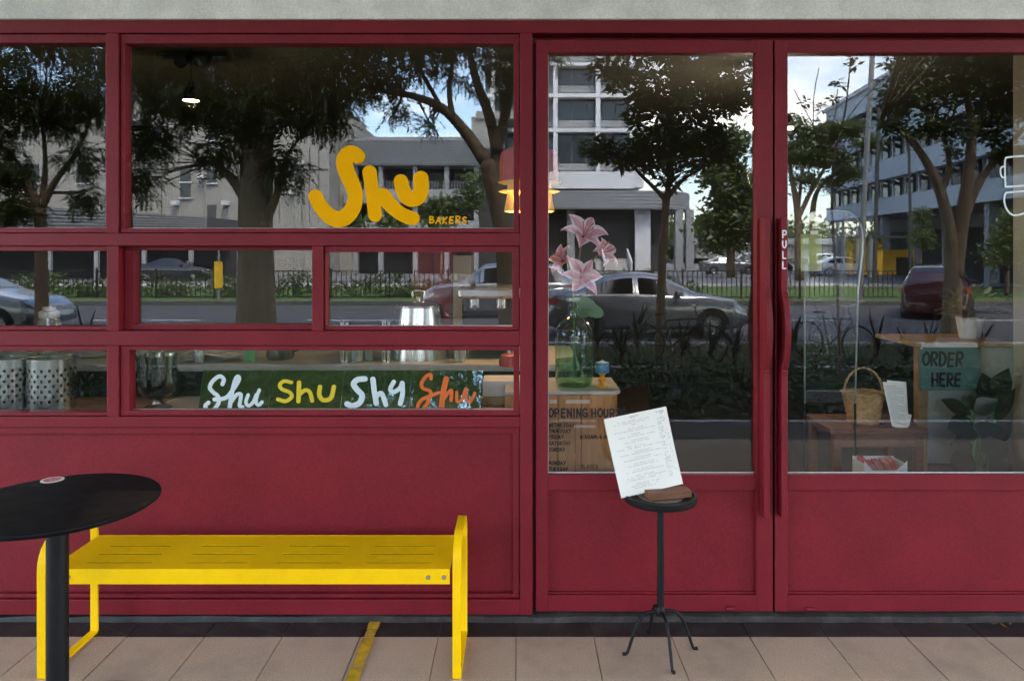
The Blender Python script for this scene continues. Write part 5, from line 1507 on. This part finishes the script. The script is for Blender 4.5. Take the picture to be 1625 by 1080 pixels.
# far belt of trees on the horizon
r_ = np.random.default_rng(5)
P = []
for k in range(170):
    px = r_.uniform(-900, 2600); v = r_.uniform(120, 160); kk = (CAM_D + v) / CAM_D / PPM
    c = V(px, 400, v); h = r_.uniform(3, 8)
    P.append(ellipsoid((c.x, c.y, h * .55), h * .8, h * .8, h * .6, 40, r_))
vv, ff = quads(scatter(np.concatenate(P), 'far', 2.2, 8))
tag(npmesh('distant_woodland', vv, ff, 'leaf_mid'), 'belt of distant trees along the mirrored horizon', 'trees', kind='stuff')

# ---- ground cover, grass tufts, strap-leaved plants
n = 52000
pos = np.stack([r_.uniform(-11, 12, n), -r_.uniform(3.55, 7.55, n), np.zeros(n)], 1)
pos[:, 2] = -.30 + (.10 + .10 * np.sin(pos[:, 0] * 2.1 + 1.7 * np.sin(pos[:, 1] * 2)) * np.sin(pos[:, 1] * 3.1)) * 1.0 + .13 * r_.random(n)
d = r_.normal(0, 1, (n, 3)) * np.array([1, 1, .5]) + np.array([0, 0, .25]); d /= np.linalg.norm(d, axis=1)[:, None]
nr = r_.normal(0, .6, (n, 3)) + np.array([0, 0, 1.]); s_ = np.cross(d, nr); s_ /= np.linalg.norm(s_, axis=1)[:, None]
L = r_.uniform(.05, .10, n)[:, None]
Q = np.stack([pos, pos + d * L * .45 + s_ * L * .32, pos + d * L, pos + d * L * .45 - s_ * L * .32], 1)
vv, ff = quads(Q)
tag(npmesh('ground_cover', vv, ff, 'leaf_cover'), 'dark green ground cover planting mirrored low in the doors', 'ground cover', kind='stuff')
n = 26000
pos = np.stack([r_.uniform(-16, 17, n), -r_.uniform(9.3, 11.8, n), np.full(n, -.40)], 1)
d = r_.normal(0, .35, (n, 3)) + np.array([0, 0, 1.]); d /= np.linalg.norm(d, axis=1)[:, None]
s_ = np.cross(d, r_.normal(0, 1, (n, 3))); s_ /= np.linalg.norm(s_, axis=1)[:, None]
L = r_.uniform(.06, .16, n)[:, None]
Q = np.stack([pos - s_ * .006, pos + s_ * .006, pos + d * L + s_ * .002, pos + d * L - s_ * .002], 1)
vv, ff = quads(Q)
tag(npmesh('grass_verge', vv, ff, 'leaf_grass'), 'short green grass along the mirrored road edge', 'grass', kind='stuff')
n = 900
fx_ = V(-60, 0, 27.2).x, V(1110, 0, 27.2).x
pos = np.stack([r_.uniform(fx_[0], fx_[1], n), -r_.uniform(26.7, 27.7, n), np.zeros(n)], 1)
pos[:, 2] = -.25 + r_.random(n) * (.45 + .45 * np.sin(pos[:, 0] * .9) ** 2)
hg = thing('hedge', 'leafy low hedge mirrored behind the black railing', 'hedge', (0, -27.2, -.33))
vv, ff = quads(scatter(pos - np.array([0, -27.2, -.33]), 'fine', 1.3, 77)); npmesh('foliage', vv, ff, 'leaf_mid', hg)
def strap_plant(px, v, h, seed, label):
    jr = random.Random(seed)
    b = V(px, 400, v); t = thing('strap_leaf_plant', label, 'plant', (b.x, b.y, -.42), 0, 'strap leaved plants along the planting bed')
    g = MB()
    hs = h * jr.uniform(.35, .6)
    MB().tube([(0, 0, 0), (jr.uniform(-.03, .03), 0, hs * .5), (jr.uniform(-.05, .05), 0, hs + .02)], [.02, .016, .012], 7).build('stem', 'bark', t, smooth=True)
    for k in range(26):
        a = jr.uniform(0, 6.283); L = h * jr.uniform(.45, .75); e = jr.uniform(.35, 1.35); z0 = hs * jr.uniform(.5, 1.0)
        pts = []
        for j in range(7):
            s = j / 6; pts.append(Vector((math.cos(a) * L * s * math.cos(e), math.sin(a) * L * s * math.cos(e), z0 + L * (s * math.sin(e) - .75 * s * s * math.cos(e)))))
        sd = Vector((-math.sin(a), math.cos(a), 0)); o = len(g.v)
        for j, p in enumerate(pts):
            w = .022 * math.sin(math.pi * (.12 + .85 * j / 6)); g.v += [tuple(p - sd * w), tuple(p + sd * w)]
        for j in range(6): g.f.append((o + 2 * j, o + 2 * j + 1, o + 2 * j + 3, o + 2 * j + 2))
    g.build('leaves', 'leaf_strap', t)
spots = [(948, 8.5), (985, 8.3), (1012, 8.7), (1085, 8.4), (1130, 8.6), (1168, 8.3), (1262, 8.3), (1395, 8.6), (1442, 8.3), (1478, 8.7), (1560, 8.4), (130, 8.5), (-20, 8.4), (540, 8.6), (690, 8.4)]
words = ['first', 'second', 'third', 'fourth', 'fifth', 'sixth', 'seventh', 'eighth', 'ninth', 'tenth', 'eleventh', 'twelfth', 'thirteenth', 'fourteenth', 'fifteenth']
order = sorted(range(len(spots)), key=lambda i: spots[i][0])
for i, (px, v) in enumerate(spots):
    strap_plant(px, v, 1.0 + .2 * ((i * 7) % 5) / 5, i, 'dark strap leaved plant mirrored in the glass, %s from the left' % words[order.index(i)])

# ---- railing
fz = -.33
fn = thing('railing', 'black upright bar railing along the far side of the road', 'fence', (0, -26, fz))
fx0, fx1 = V(-500, 0, 26).x, V(1425, 0, 26).x
bars = MB()
for x in np.arange(fx0, fx1, .19): bars.box((x, -.009, .08), (x + .028, .009, 1.05))
tag(bars.build('bars', 'fence_black', fn), kind='stuff')
MB().box((fx0, -.02, 1.05), (fx1, .02, 1.09)).build('top_rail', 'fence_black', fn)
MB().box((fx0, -.018, .04), (fx1, .018, .079)).build('bottom_rail', 'fence_black', fn)
first = None
for x in np.arange(fx0, fx1, 2.28):
    if first is None: first = o = MB().box((-.03, -.03, 0), (.03, .03, 1.18)).build('post', 'fence_black', fn)
    else: o = first.copy(); COL.objects.link(o)
    o.location = (x, .03, 0)

# ---- poles and a yellow board
def pole(label, pts, r, m, extra=None):
    b = V(*pts[0]); t = thing('lamp_post', label, 'lamp post', b)
    P = [V(*p) - b for p in pts]
    MB().tube(P, [r * 1.2] + [r] * (len(P) - 1), 12).build('column', m, t, smooth='auto')
    MB().lathe([(r * 2, 0), (r * 2, .05), (r * 1.25, .08)], (0, 0, 0), 16).build('base_plate', m, t, smooth='auto')
    top = P[-1]
    MB().tube([top, top + Vector((.5, 0, .15)), top + Vector((1.1, 0, .2))], [r * .6, r * .5, r * .5], 8).build('arm', m, t, smooth=True)
    MB().box((top.x + 1.05, top.y - .12, top.z + .14), (top.x + 1.6, top.y + .12, top.z + .24)).build('lamp_head', m, t, bevel=.03)
pole('tall grey street lamp column mirrored against the sky in right door', [(1366, 480, 22), (1374, 300, 22), (1386, 90, 22), (1390, -60, 22)], .085, 'pole_grey')
pole('shorter grey post mirrored right of the tall street lamp', [(1389, 448, 30), (1392, 320, 30), (1396, 170, 30)], .08, 'pole_dark')
pole('dark post mirrored before the white building windows', [(1446, 450, 30), (1446, 340, 30), (1444, 222, 30)], .06, 'pole_dark')
b = V(345, 470, 25)
t = thing('yellow_board', 'narrow yellow board on a post mirrored behind the sash window', 'sign', (b.x, -25, -.33))
MB().box((-.03, -.03, 0), (.03, .03, 2.2)).build('post', 'pole_grey', t)
MB().box((-.16, .035, .45), (.16, .06, 1.45)).build('board', 'sign_board', t, bevel=.01)

# ---- vehicles
def make_car(name, label, top, belt, paint, length=4.6, width=1.8, cabin=(.75, 3.25), loc=(0, 0, 0), rz=0, group='cars on the street', nowin=0):
    """top / belt: (x, z) outlines from tail to nose; cabin: where the glasshouse starts and ends"""
    t = thing(name, label, 'car', loc, rz, group)
    tx = [p[0] for p in top]; tz_ = [p[1] for p in top]; bxs = [p[0] for p in belt]; bzs = [p[1] for p in belt]
    ft = lambda x: float(np.interp(x, tx, tz_)); fb = lambda x: float(np.interp(x, bxs, bzs))
    def hw(x):
        s = x / length
        return width / 2 * (1 - .16 * max(0, (.10 - s) / .10) ** 2 - .26 * max(0, (s - .86) / .14) ** 2)
    st = sorted(set(list(np.linspace(0, length, 35)) + tx))
    g = MB(); nr_ = 14
    def section(x):
        w = hw(x); zt, zb_ = ft(x), fb(x); zb_ = min(zb_, zt - .015)
        tuck = max(0.0, min(1.0, (zt - zb_) / .35)); wt = w * (.93 - .23 * tuck)
        zs = .20 + .12 * max(0, (x - length * .9) / (length * .1)) + .10 * max(0, (length * .06 - x) / (length * .06))
        h = [(0, zs), (w * .86, zs), (w * .97, zs + .08), (w, zs + (zb_ - zs) * .55), (w * .985, zb_ - .05), (w * .955, zb_), (wt, zt - .05 * tuck - .008), (wt * .86, zt - .002)]
        return h, w, zt, zb_, wt
    for x in st:
        h, *_ = section(x)
        ring_ = [(x, a, b) for a, b in h] + [(x, 0, ft(x) + .012)] + [(x, -a, b) for a, b in reversed(h[1:])]
        g.v += ring_
    m_ = len(ring_)
    for i in range(len(st) - 1):
        for k in range(m_):
            k2 = (k + 1) % m_; g.f.append((i * m_ + k, i * m_ + k2, (i + 1) * m_ + k2, (i + 1) * m_ + k))
    g.f.append(tuple(range(m_ - 1, -1, -1))); g.f.append(tuple((len(st) - 1) * m_ + k for k in range(m_)))
    body = g.build('body', paint, t, smooth='auto', recalc=True)
    c0, c1 = cabin
    def sidep(x, s, sg):
        h, w, zt, zb_, wt = section(x)
        a, b = h[5], h[6]
        return Vector((x, sg * (a[0] + (b[0] - a[0]) * s + .006), a[1] + (b[1] - a[1]) * s))
    cuts = [c0 + .12, c0 + (c1 - c0) * .47, c0 + (c1 - c0) * .52, c1 - .20]
    for sg in (-1, 1):
        for (xa, xb) in ((cuts[0], cuts[1]), (cuts[2], cuts[3])):
            w_ = MB(); P = []; n = 9
            for q in range(n):
                x = xa + (xb - xa) * q / (n - 1); w_.v += [tuple(sidep(x, .10, sg)), tuple(sidep(x, .90, sg))]
            for q in range(n - 1): w_.f.append((2 * q, 2 * q + 2, 2 * q + 3, 2 * q + 1))
            w_.build('side_window', 'car_glass', t, smooth=True)
    def across(x, f, up=.010): h, w, zt, zb_, wt = section(x); return Vector((x, f * wt * .82, zt + up + .010 * (1 - abs(f))))
    def screen(nm, xa, xb):
        w_ = MB(); n = 6
        for q in range(n):
            x = xa + (xb - xa) * q / (n - 1)
            w_.v += [tuple(across(x, f)) for f in (-1, -.5, 0, .5, 1)]
        for q in range(n - 1):
            for k in range(4): a = q * 5 + k; w_.f.append((a, a + 1, a + 6, a + 5))
        w_.build(nm, 'car_glass', t, smooth=True)
    zr = max(tz_); xr = [x for x, z in top if z > zr - .06]
    screen('windscreen', max(xr) + .06, c1 - .03); screen('rear_window', c0 + .05, min(xr) - .04)
    wr = .32
    for x in (length * .185, length * .80):
        for sg in (-1, 1):
            yy = sg * (width / 2 - .10)
            wh = bpy.data.objects.new('wheel', None); COL.objects.link(wh); wh.parent = t; wh.location = (x, yy, wr)
            ty = MB(); prof = [(.20, -.10), (.27, -.105), (wr - .02, -.095), (wr, -.06), (wr, .06), (wr - .02, .095), (.27, .105), (.20, .10)]
            for (r0, y0) in prof:
                for k in range(28): a = k / 28 * 6.283; ty.v.append((r0 * math.cos(a), y0 * 1.05, r0 * math.sin(a)))
            for i in range(len(prof) - 1):
                for k in range(28): k2 = (k + 1) % 28; ty.f.append((i * 28 + k, i * 28 + k2, (i + 1) * 28 + k2, (i + 1) * 28 + k))
            ty.build('tyre', 'tyre', wh, smooth=True)
            rm_ = MB()
            yo = sg * .085
            for k in range(10):
                a = k / 10 * 6.283
                c_, s_2 = math.cos(a), math.sin(a); px_, pz_ = -s_2 * .016, c_ * .016
                rm_.add([(c_ * .03 + px_, yo, s_2 * .03 + pz_), (c_ * .2 + px_, yo, s_2 * .2 + pz_), (c_ * .2 - px_, yo, s_2 * .2 - pz_), (c_ * .03 - px_, yo, s_2 * .03 - pz_)], [(0, 1, 2, 3)])
            rm_.tube([(.205 * math.cos(k / 24 * 6.283), yo, .205 * math.sin(k / 24 * 6.283)) for k in range(25)], .012, 6, False)
            rm_.add([(.035 * math.cos(k / 10 * 6.283), yo, .035 * math.sin(k / 10 * 6.283)) for k in range(10)], [tuple(range(10))])
            rm_.build('rim', 'rim_alloy', wh)
            ar = MB(); o = 0
            for r0 in (wr - .02, wr + .055):
                for k in range(25):
                    a = math.pi * k / 24; ar.v.append((x + r0 * math.cos(a), sg * (hw(x) + .004), wr + r0 * math.sin(a)))
            for k in range(24): ar.f.append((k, k + 1, k + 26, k + 25))
            ar.build('wheel_arch', 'tyre', t)
    for sg in (-1, 1):
        xh = length * .945; zh = fb(xh) - .10
        MB().add([(xh - .18, sg * (hw(xh - .18) + .004), zh + .07), (xh + .12, sg * (hw(xh + .12) + .004), zh), (xh + .12, sg * (hw(xh + .12) + .004), zh - .09), (xh - .10, sg * (hw(xh - .10) + .004), zh - .05)], [(0, 1, 2, 3)]).build('headlight', 'lamp_clear', t)
        zt_ = fb(.1) - .06
        MB().add([(.30, sg * (hw(.3) + .004), zt_ + .02), (.02, sg * (hw(.02) + .004), zt_ + .03), (.02, sg * (hw(.02) + .004), zt_ - .13), (.22, sg * (hw(.22) + .004), zt_ - .09)], [(0, 1, 2, 3)]).build('tail_light', 'lamp_red', t)
        zm = fb(c1 - .3) + .06
        MB().box((c1 - .42, sg * (hw(c1) * .96), zm - .03), (c1 - .26, sg * (hw(c1) * .96 + .16), zm + .09)).build('wing_mirror', paint, t, bevel=.03)
        MB().box((c0 + (c1 - c0) * .38, sg * (hw(2) + .004), fb(2) - .16), (c0 + (c1 - c0) * .46, sg * (hw(2) + .02), fb(2) - .13)).build('door_handle', paint, t)
    return t
sed_top = [(0, .55), (.04, .92), (.12, 1.04), (.72, 1.10), (1.32, 1.38), (1.75, 1.45), (2.2, 1.455), (2.6, 1.40), (3.28, 1.05), (3.45, 1.0), (4.2, .86), (4.48, .70), (4.6, .50)]
sed_belt = [(0, .50), (.1, .93), (.7, .98), (3.2, .92), (3.5, .95), (4.2, .82), (4.5, .62), (4.6, .45)]
suv_top = [(0, .6), (.03, 1.10), (.10, 1.25), (.45, 1.58), (.9, 1.66), (2.2, 1.66), (2.65, 1.60), (3.25, 1.16), (3.45, 1.08), (4.15, .98), (4.42, .82), (4.5, .55)]
suv_belt = [(0, .55), (.1, 1.05), (3.1, 1.02), (3.5, 1.03), (4.1, .94), (4.4, .74), (4.5, .5)]
RZ = -.45
b = V(866, 0, 14.4); make_car('saloon_car', 'silver saloon car mirrored in the lower half of the left door', sed_top, sed_belt, 'car_silver', loc=(b.x, -14.4, RZ))
b = V(94, 0, 14.6); sedan2 = make_car('saloon_car', 'silver car with only its bonnet mirrored in the leftmost middle pane', sed_top, sed_belt, 'car_silver', loc=(b.x - 4.6, -14.6, RZ))
b = V(672, 0, 19.5); suv1 = make_car('estate_car', 'silver tall car mirrored behind the steel urn', suv_top, suv_belt, 'car_silver', length=4.5, cabin=(.25, 3.3), loc=(b.x + 4.5, -19.5, RZ - .05), rz=math.pi)
b = V(1436, 0, 17.0); suv2 = copy_tree(suv1, None, {'car_silver': 'car_red'}); suv2.location = (V(1486, 0, 18.0).x, -18.0, RZ - .1); suv2.rotation_euler = (0, 0, R_(-58)); suv2['label'] = 'dark red tall car mirrored at the right of right door'
def far(src, px, v, lab, paint, rz=0):
    c = copy_tree(src, None, {'car_silver': paint}); p = V(px, 0, v); c.location = (p.x, -v, -.31); c.rotation_euler = (0, 0, rz); c['label'] = lab
far(sedan2, 222, 44, 'black car mirrored far behind the sash window', 'car_black')
far(sedan2, 1290, 52, 'white distant saloon mirrored behind the clear screen', 'car_white')
far(suv1, 1286, 66, 'white distant tall car mirrored behind the clear screen', 'car_white')
far(suv1, 1170, 60, 'dark distant car mirrored left of the door handles', 'car_black')
far(sedan2, 1112, 58, 'silver distant car mirrored beside the slender tree', 'car_silver')

# ---- bicycles
def bicycle(label, loc, rz):
    t = thing('bicycle', label, 'bicycle', loc, rz, 'bicycles left on the verge')
    for x in (-.52, .52):
        wh = bpy.data.objects.new('wheel', None); COL.objects.link(wh); wh.parent = t; wh.location = (x, 0, .34)
        MB().tube([(.325 * math.cos(k / 32 * 6.2832), 0, .325 * math.sin(k / 32 * 6.2832)) for k in range(33)], .018, 8, False).build('tyre', 'tyre', wh, smooth=True)
        sp = MB()
        for k in range(18): a = k / 18 * 6.283; sp.tube([(0, .01 * (-1) ** k, 0), (.315 * math.cos(a), 0, .315 * math.sin(a))], .0018, 4, False)
        sp.build('spokes', 'bolt_steel', wh)
    fr2 = MB()
    for a, b, r in (((-.52, 0, .34), (-.08, 0, .30), .011), ((-.08, 0, .30), (-.20, 0, .82), .015), ((-.17, 0, .74), (.36, 0, .78), .015), ((-.08, 0, .30), (.38, 0, .70), .017), ((-.52, 0, .34), (-.17, 0, .72), .009), ((.35, 0, .86), (.52, 0, .34), .013)):
        fr2.tube([a, b], r, 10)
    fr2.build('frame', 'car_black', t, smooth='auto')
    MB().tube([(.33, 0, .84), (.31, 0, .98)], .012, 8).build('stem', 'car_black', t, smooth='auto')
    MB().tube(catmull([(.22, -.29, 1.0), (.28, -.18, 1.0), (.31, 0, .98), (.28, .18, 1.0), (.22, .29, 1.0)], 4), .012, 8).build('handlebar', 'bolt_steel', t, smooth=True)
    MB().add([(-.36, -.07, .86), (-.36, .07, .86), (-.14, .02, .87), (-.14, -.02, .87), (-.35, -.06, .82), (-.35, .06, .82), (-.15, .015, .84), (-.15, -.015, .84)],
             [(0, 3, 2, 1), (4, 5, 6, 7), (0, 1, 5, 4), (1, 2, 6, 5), (2, 3, 7, 6), (3, 0, 4, 7)]).build('saddle', 'tyre', t, bevel=.015)
    MB().tube([(-.08, .06, .30), (-.03, .08, .16)], .008, 6).build('crank', 'bolt_steel', t)
    MB().tube([(-.08, -.06, .30), (-.13, -.08, .44)], .008, 6).build('crank', 'bolt_steel', t)
b = V(1315, 0, 9.7); bicycle('black bicycle mirrored behind the clear screen in right door', (b.x + .1, -9.7, -.41), R_(62))
b = V(1075, 0, 9.5); bicycle('black bicycle mirrored in front of the silver saloon car', (b.x, -9.5, -.41), R_(8))

# ---- buildings
def winbox(parent, w, h, m='pane_dark', depth=.10, frame='wall_white', name='window'):
    o = MB().box((0, -.02, 0), (w, depth, h)).build(name, m, parent)
    f = MB().box((0, -.05, h / 2 - .03), (w, -.021, h / 2 + .03)).box((w / 2 - .025, -.052, 0), (w / 2 + .025, -.0215, h)).build('glazing_bar', frame, o)
    return o
def bcopy(o, loc, parent=None):
    c = copy_tree(o, parent or o.parent); c.location = loc; return c
# (1) long pale block with balconies, mirrored behind the shop name
v1 = 55; k1 = (CAM_D + v1) / CAM_D / PPM
def B(px, py, v=v1): return V(px, py, v)
t = thing('pale_block', 'long pale low block with balconies mirrored behind the yellow shop name', 'building', (0, -v1, -.3))
def rect(name, m, x0, y0, x1, y1, v0, v1_, parent=None, bevel=0):
    """solid whose street face, mirrored, fills the photo rectangle"""
    parent = parent or t
    a, b = V(x0, y0, v0), V(x1, y1, v0); O = parent.location if parent.parent is None else Vector((0, 0, 0))
    return MB().box((a.x - O.x, -v0 - O.y, max(b.z, -.3) - O.z), (b.x - O.x, -v1_ - O.y, a.z - O.z)).build(name, m, parent, bevel=bevel)
rect('wing', 'wall_cream', -420, 150, 522, 440, 54, 68)
rect('stair_tower', 'wall_cream', 522.3, 188, 560, 440, 57.5, 68)
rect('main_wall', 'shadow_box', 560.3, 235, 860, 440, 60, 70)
rect('parapet', 'rib_grey', 545, 217, 760, 262, 57, 59.9)
for k in range(9):
    rect('parapet_rib', 'wall_grey', 545, 222 + k * 4.4, 760, 223.2 + k * 4.4, 56.9, 56.99)
rect('balcony_front', 'wall_grey', 545, 300, 760, 322, 57, 57.3)
rect('balcony_floor', 'wall_grey', 545, 318, 760, 323, 57.31, 59.9)
rect('ground_band', 'wall_grey', 545, 350, 760, 366, 57, 57.3)
rect('roof_hut', 'wall_cream', 748, 185, 800, 235, 62, 68)
rect('roof_hut_cap', 'wall_cream', 755, 176, 815, 188, 61.8, 68.2)
for px in (560, 600, 655, 705, 752): rect('pillar', 'wall_grey', px, 262, px + 7, 440, 57.31, 57.9)
for (a, b, c, d_) in ((567, 268, 598, 299), (608, 264, 653, 299), (663, 264, 703, 299), (712, 264, 750, 299), (567, 325, 598, 349), (608, 325, 653, 349), (663, 325, 703, 349), (712, 325, 750, 349)):
    w = rect('window', 'pane_dark', a, b, c, d_, 59.8, 59.99)
    m_ = (a + b) / 2
rb = MB()
for px in np.arange(568, 752, 4.5):
    p = V(px, 300, 57.1) - t.location; rb.box((p.x, p.y - .02, p.z), (p.x + .05, p.y + .02, p.z + .65))
tag(rb.build('balcony_railing', 'wall_grey', t), kind='stuff')
for (a, b, c, d_) in ((285, 267, 301, 288), (285, 289, 301, 313), (328, 268, 342, 290), (328, 325, 342, 346), (240, 200, 256, 222), (330, 200, 346, 222), (40, 260, 60, 290), (120, 260, 140, 290)):
    rect('window', 'pane_dark', a, b, c, d_, 53.93, 54.05)
    rect('sill', 'wall_white', a - 1.5, d_ + .2, c + 1.5, d_ + 2, 53.8, 53.99)
for (px, py) in ((270, 318), (312, 275), (350, 318), (455, 300), (470, 255), (30, 300)):
    ac = rect('air_conditioner', 'wall_white', px, py, px + 9, py + 7, 53.4, 53.99); rect('drain_pipe', 'wall_grey', px + 11, py, px + 12, 440, 53.9, 53.998)
for px in (505, 490, 478, 442, 255): rect('wall_joint', 'shadow_box', px, 235, px + .8, 352, 53.96, 53.999)
rect('wall_line', 'wall_grey', 195, 266, 520, 268, 53.92, 53.999)
# (2) dark roofed shed in front
t = thing('dark_shed', 'low shed with dark ribbed roof mirrored under the leftmost tree', 'building', (0, -44, -.3))
a0, a1 = V(-420, 300, 44), V(328, 344, 44)
hz0, hz1 = a0.z + .3, a1.z + .3
MB().add([(a0.x, 0, 3.2), (a1.x, 0, 3.2), (a1.x, 0, hz1), (a0.x, 0, hz0), (a0.x, -5, 3.2), (a1.x, -5, 3.2), (a1.x, -5, hz1), (a0.x, -5, hz0)],
         [(0, 1, 2, 3), (7, 6, 5, 4), (3, 2, 6, 7), (0, 4, 5, 1), (1, 5, 6, 2), (0, 3, 7, 4)]).build('roof', 'roof_dark', t)
for k in range(6):
    s = (k + .5) / 6
    MB().add([(a0.x, .04, 3.2 + (hz0 - 3.2) * s), (a1.x, .04, 3.2 + (hz1 - 3.2) * s), (a1.x, .04, 3.25 + (hz1 - 3.2) * s), (a0.x, .04, 3.25 + (hz0 - 3.2) * s)], [(0, 1, 2, 3)]).build('roof_rib', 'wall_grey', t)
for px in (-200, -60, 75, 150, 225, 300):
    p = V(px, 0, 44.2); MB().box((p.x - .12, -.5, 0), (p.x + .12, -.26, 3.199)).build('column', 'wall_grey', t)
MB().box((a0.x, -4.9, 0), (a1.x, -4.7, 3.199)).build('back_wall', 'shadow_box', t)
# (3) tall white framed block above a grey podium
v2 = 66
t = thing('white_framed_block', 'tall white framed glass block over a curved grey podium, mirrored in left door', 'building', (0, -v2, -.3))
rect('glass_core', 'pane_grey', 770, -170, 1002, 297, 67.2, 82)
for y in (-130, -70, -5, 48, 98, 148, 203, 272): rect('floor_slab', 'wall_white', 768, y, 1006, y + (27 if y == 272 else 6), 66, 67.1)
for px in (778, 826, 878, 946, 1000): rect('column', 'wall_white', px, -170, px + 7, 297, 66.05, 66.8)
for y0, y1 in ((-124, -70.5), (-64, -5.5), (1.3, 47.5), (54.5, 97.5), (104.5, 147.5), (154.5, 202.5), (209.5, 271.5)):
    for px in (786, 834, 886, 909, 932, 956, 977): rect('window', 'pane_dark', px, y0 + 4, px + 20, y1 - 13, 67.0, 67.15)
    rect('spandrel', 'wall_grey', 786, y1 - 12, 998, y1 - 1, 67.02, 67.12)
rect('side_stack', 'wall_white', 1006.3, -170, 1022, 297, 67.5, 80)
for y in (40, 95, 150, 205): rect('balcony', 'wall_white', 1022.3, y, 1045, y + 18, 66.8, 70)
# podium with a rounded corner
p0, p1 = V(770, 305, v2) - t.location, V(1104, 333, v2) - t.location
R0 = 5.0
def rounded(off):
    P = [(p0.x, p0.y + 2 + off)]
    for q in range(13): a = R_(90 - 90 * q / 12); P.append((p1.x - R0 + (R0 + off) * math.cos(a), p0.y + 2 - R0 + (R0 + off) * math.sin(a)))
    P += [(p1.x + off, p0.y - 12), (p0.x, p0.y - 12)]
    return P
MB().prismz(rounded(0), p1.z, p0.z).build('podium_band', 'rib_grey', t, smooth='auto', recalc=True)
for k in range(5): MB().prismz(rounded(.04), p1.z + .12 + k * .33, p1.z + .17 + k * .33).build('podium_rib', 'wall_grey', t, recalc=True)
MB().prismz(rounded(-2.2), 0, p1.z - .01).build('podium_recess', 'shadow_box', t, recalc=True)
for px, m in ((905, 'wall_grey'), (1012, 'wall_white'), (1024, 'wall_white'), (1075, 'wall_grey'), (1092, 'wall_grey'), (842, 'wall_grey')):
    p = V(px, 0, v2) - t.location; MB().box((p.x - .35, p0.y + .2, 0), (p.x + .35, p0.y + .9, p1.z - .01)).build('column', m, t)
rect('shop_band', 'yellow_paint_and_glow', 930, 352, 1004, 364, 67.6, 67.9)
for k in range(7): p = V(975, 0, 62) - t.location; MB().box((p.x - 1.5, 3.5 - k * .3, k * .17), (p.x + 1.5, 3.2 - k * .3, k * .17 + .17)).build('step', 'footpath', t)
for px in (960, 1002):
    p = V(px, 0, 62) - t.location; MB().add([(p.x, 3.9, 0), (p.x, 3.9, 1.0), (p.x, 1.2, 2.1), (p.x, 1.2, 1.1), (p.x + .12, 3.9, 0), (p.x + .12, 3.9, 1.0), (p.x + .12, 1.2, 2.1), (p.x + .12, 1.2, 1.1)], [(0, 1, 2, 3), (7, 6, 5, 4), (0, 4, 5, 1), (1, 5, 6, 2), (2, 6, 7, 3), (3, 7, 4, 0)]).build('stair_wall', 'wall_white', t)
# (4) long white building running away down the side street
t = thing('ribbon_window_block', 'long pale blue white block with ribbon windows, mirrored in the right door', 'building', (20 + .09 * 22, -19.0, -.3), math.atan2(-1, .09))
LEN = 40
def bx4(name, m, s0, s1, y0, y1, z0, z1): return MB().box((s0, y0, z0 + .3), (s1, y1, z1 + .3)).build(name, m, t)
bx4('core', 'pane_grey', 0, LEN, .5, 14, 4.0, 12)
for z0, z1 in ((4.0, 5.1), (6.35, 7.65), (8.9, 10.2), (11.5, 13.0)): bx4('spandrel', 'wall_blue', 0, LEN, 0, .49, z0, z1)
bx4('roof', 'wall_white', -.2, LEN + .2, -.2, 14, 13.01, 13.3)
bx4('ground_wall', 'wall_grey', 0, LEN, 4.0, 13, -.3, 3.99)
for k in range(9): bx4('column', 'wall_grey', 2 + k * 4.5, 2.5 + k * 4.5, .3, .8, -.3, 3.99)
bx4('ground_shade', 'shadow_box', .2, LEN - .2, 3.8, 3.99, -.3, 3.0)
wf = MB().box((0, .36, 0), (.85, .52, 1.2)).build('window', 'pane_dark', t); wf.location = (1, 0, 5.12 + .3)
pf = MB().box((.95, .30, 0), (1.10, .495, 1.2)).build('mullion', 'wall_white', wf)
aw = MB().add([(-.1, .3, 1.22), (1.0, .3, 1.22), (1.0, -.75, .95), (-.1, -.75, .95), (-.1, .3, 1.16), (1.0, .3, 1.16), (1.0, -.75, .89), (-.1, -.75, .89)], [(0, 3, 2, 1), (4, 5, 6, 7), (0, 1, 5, 4), (1, 2, 6, 5), (2, 3, 7, 6), (3, 0, 4, 7)]).build('awning', 'roof_dark', wf)
for zi, z in enumerate((5.12, 7.67, 10.22)):
    for k in range(20):
        if zi == 0 and k == 0: continue
        c = copy_tree(wf, t); c.location = (1 + k * 1.95, 0, z + .3)
# (5) low unit beside it, its yellow lit interior painted as wall colour
t = thing('yellow_lit_unit', 'low unit with yellow lit front, glow painted as wall colour, mirrored beside the dark red car', 'building', (0, -37, -.3))
rect('front_wall', 'yellow_paint_and_glow', 1368, 378, 1402, 436, 37, 37.4); rect('front_wall', 'yellow_paint_and_glow', 1402.5, 396, 1452, 436, 38, 38.4)
rect('roof', 'roof_dark', 1362, 374, 1456, 377.5, 36.6, 38.4)
rect('column', 'wall_grey', 1382, 378, 1389, 440, 36.6, 36.95)
rect('doorway', 'shadow_box', 1425, 408, 1450, 436, 37.9, 37.99)
# (6) low far building at the vanishing point
t = thing('distant_hall', 'low distant hall with grey roof mirrored at the end of the side street', 'building', (0, -110, -.3))
rect('wall', 'wall_cream', 1105, 388, 1320, 410, 110, 125); rect('roof', 'rib_grey', 1095, 378, 1330, 387.5, 109, 126)
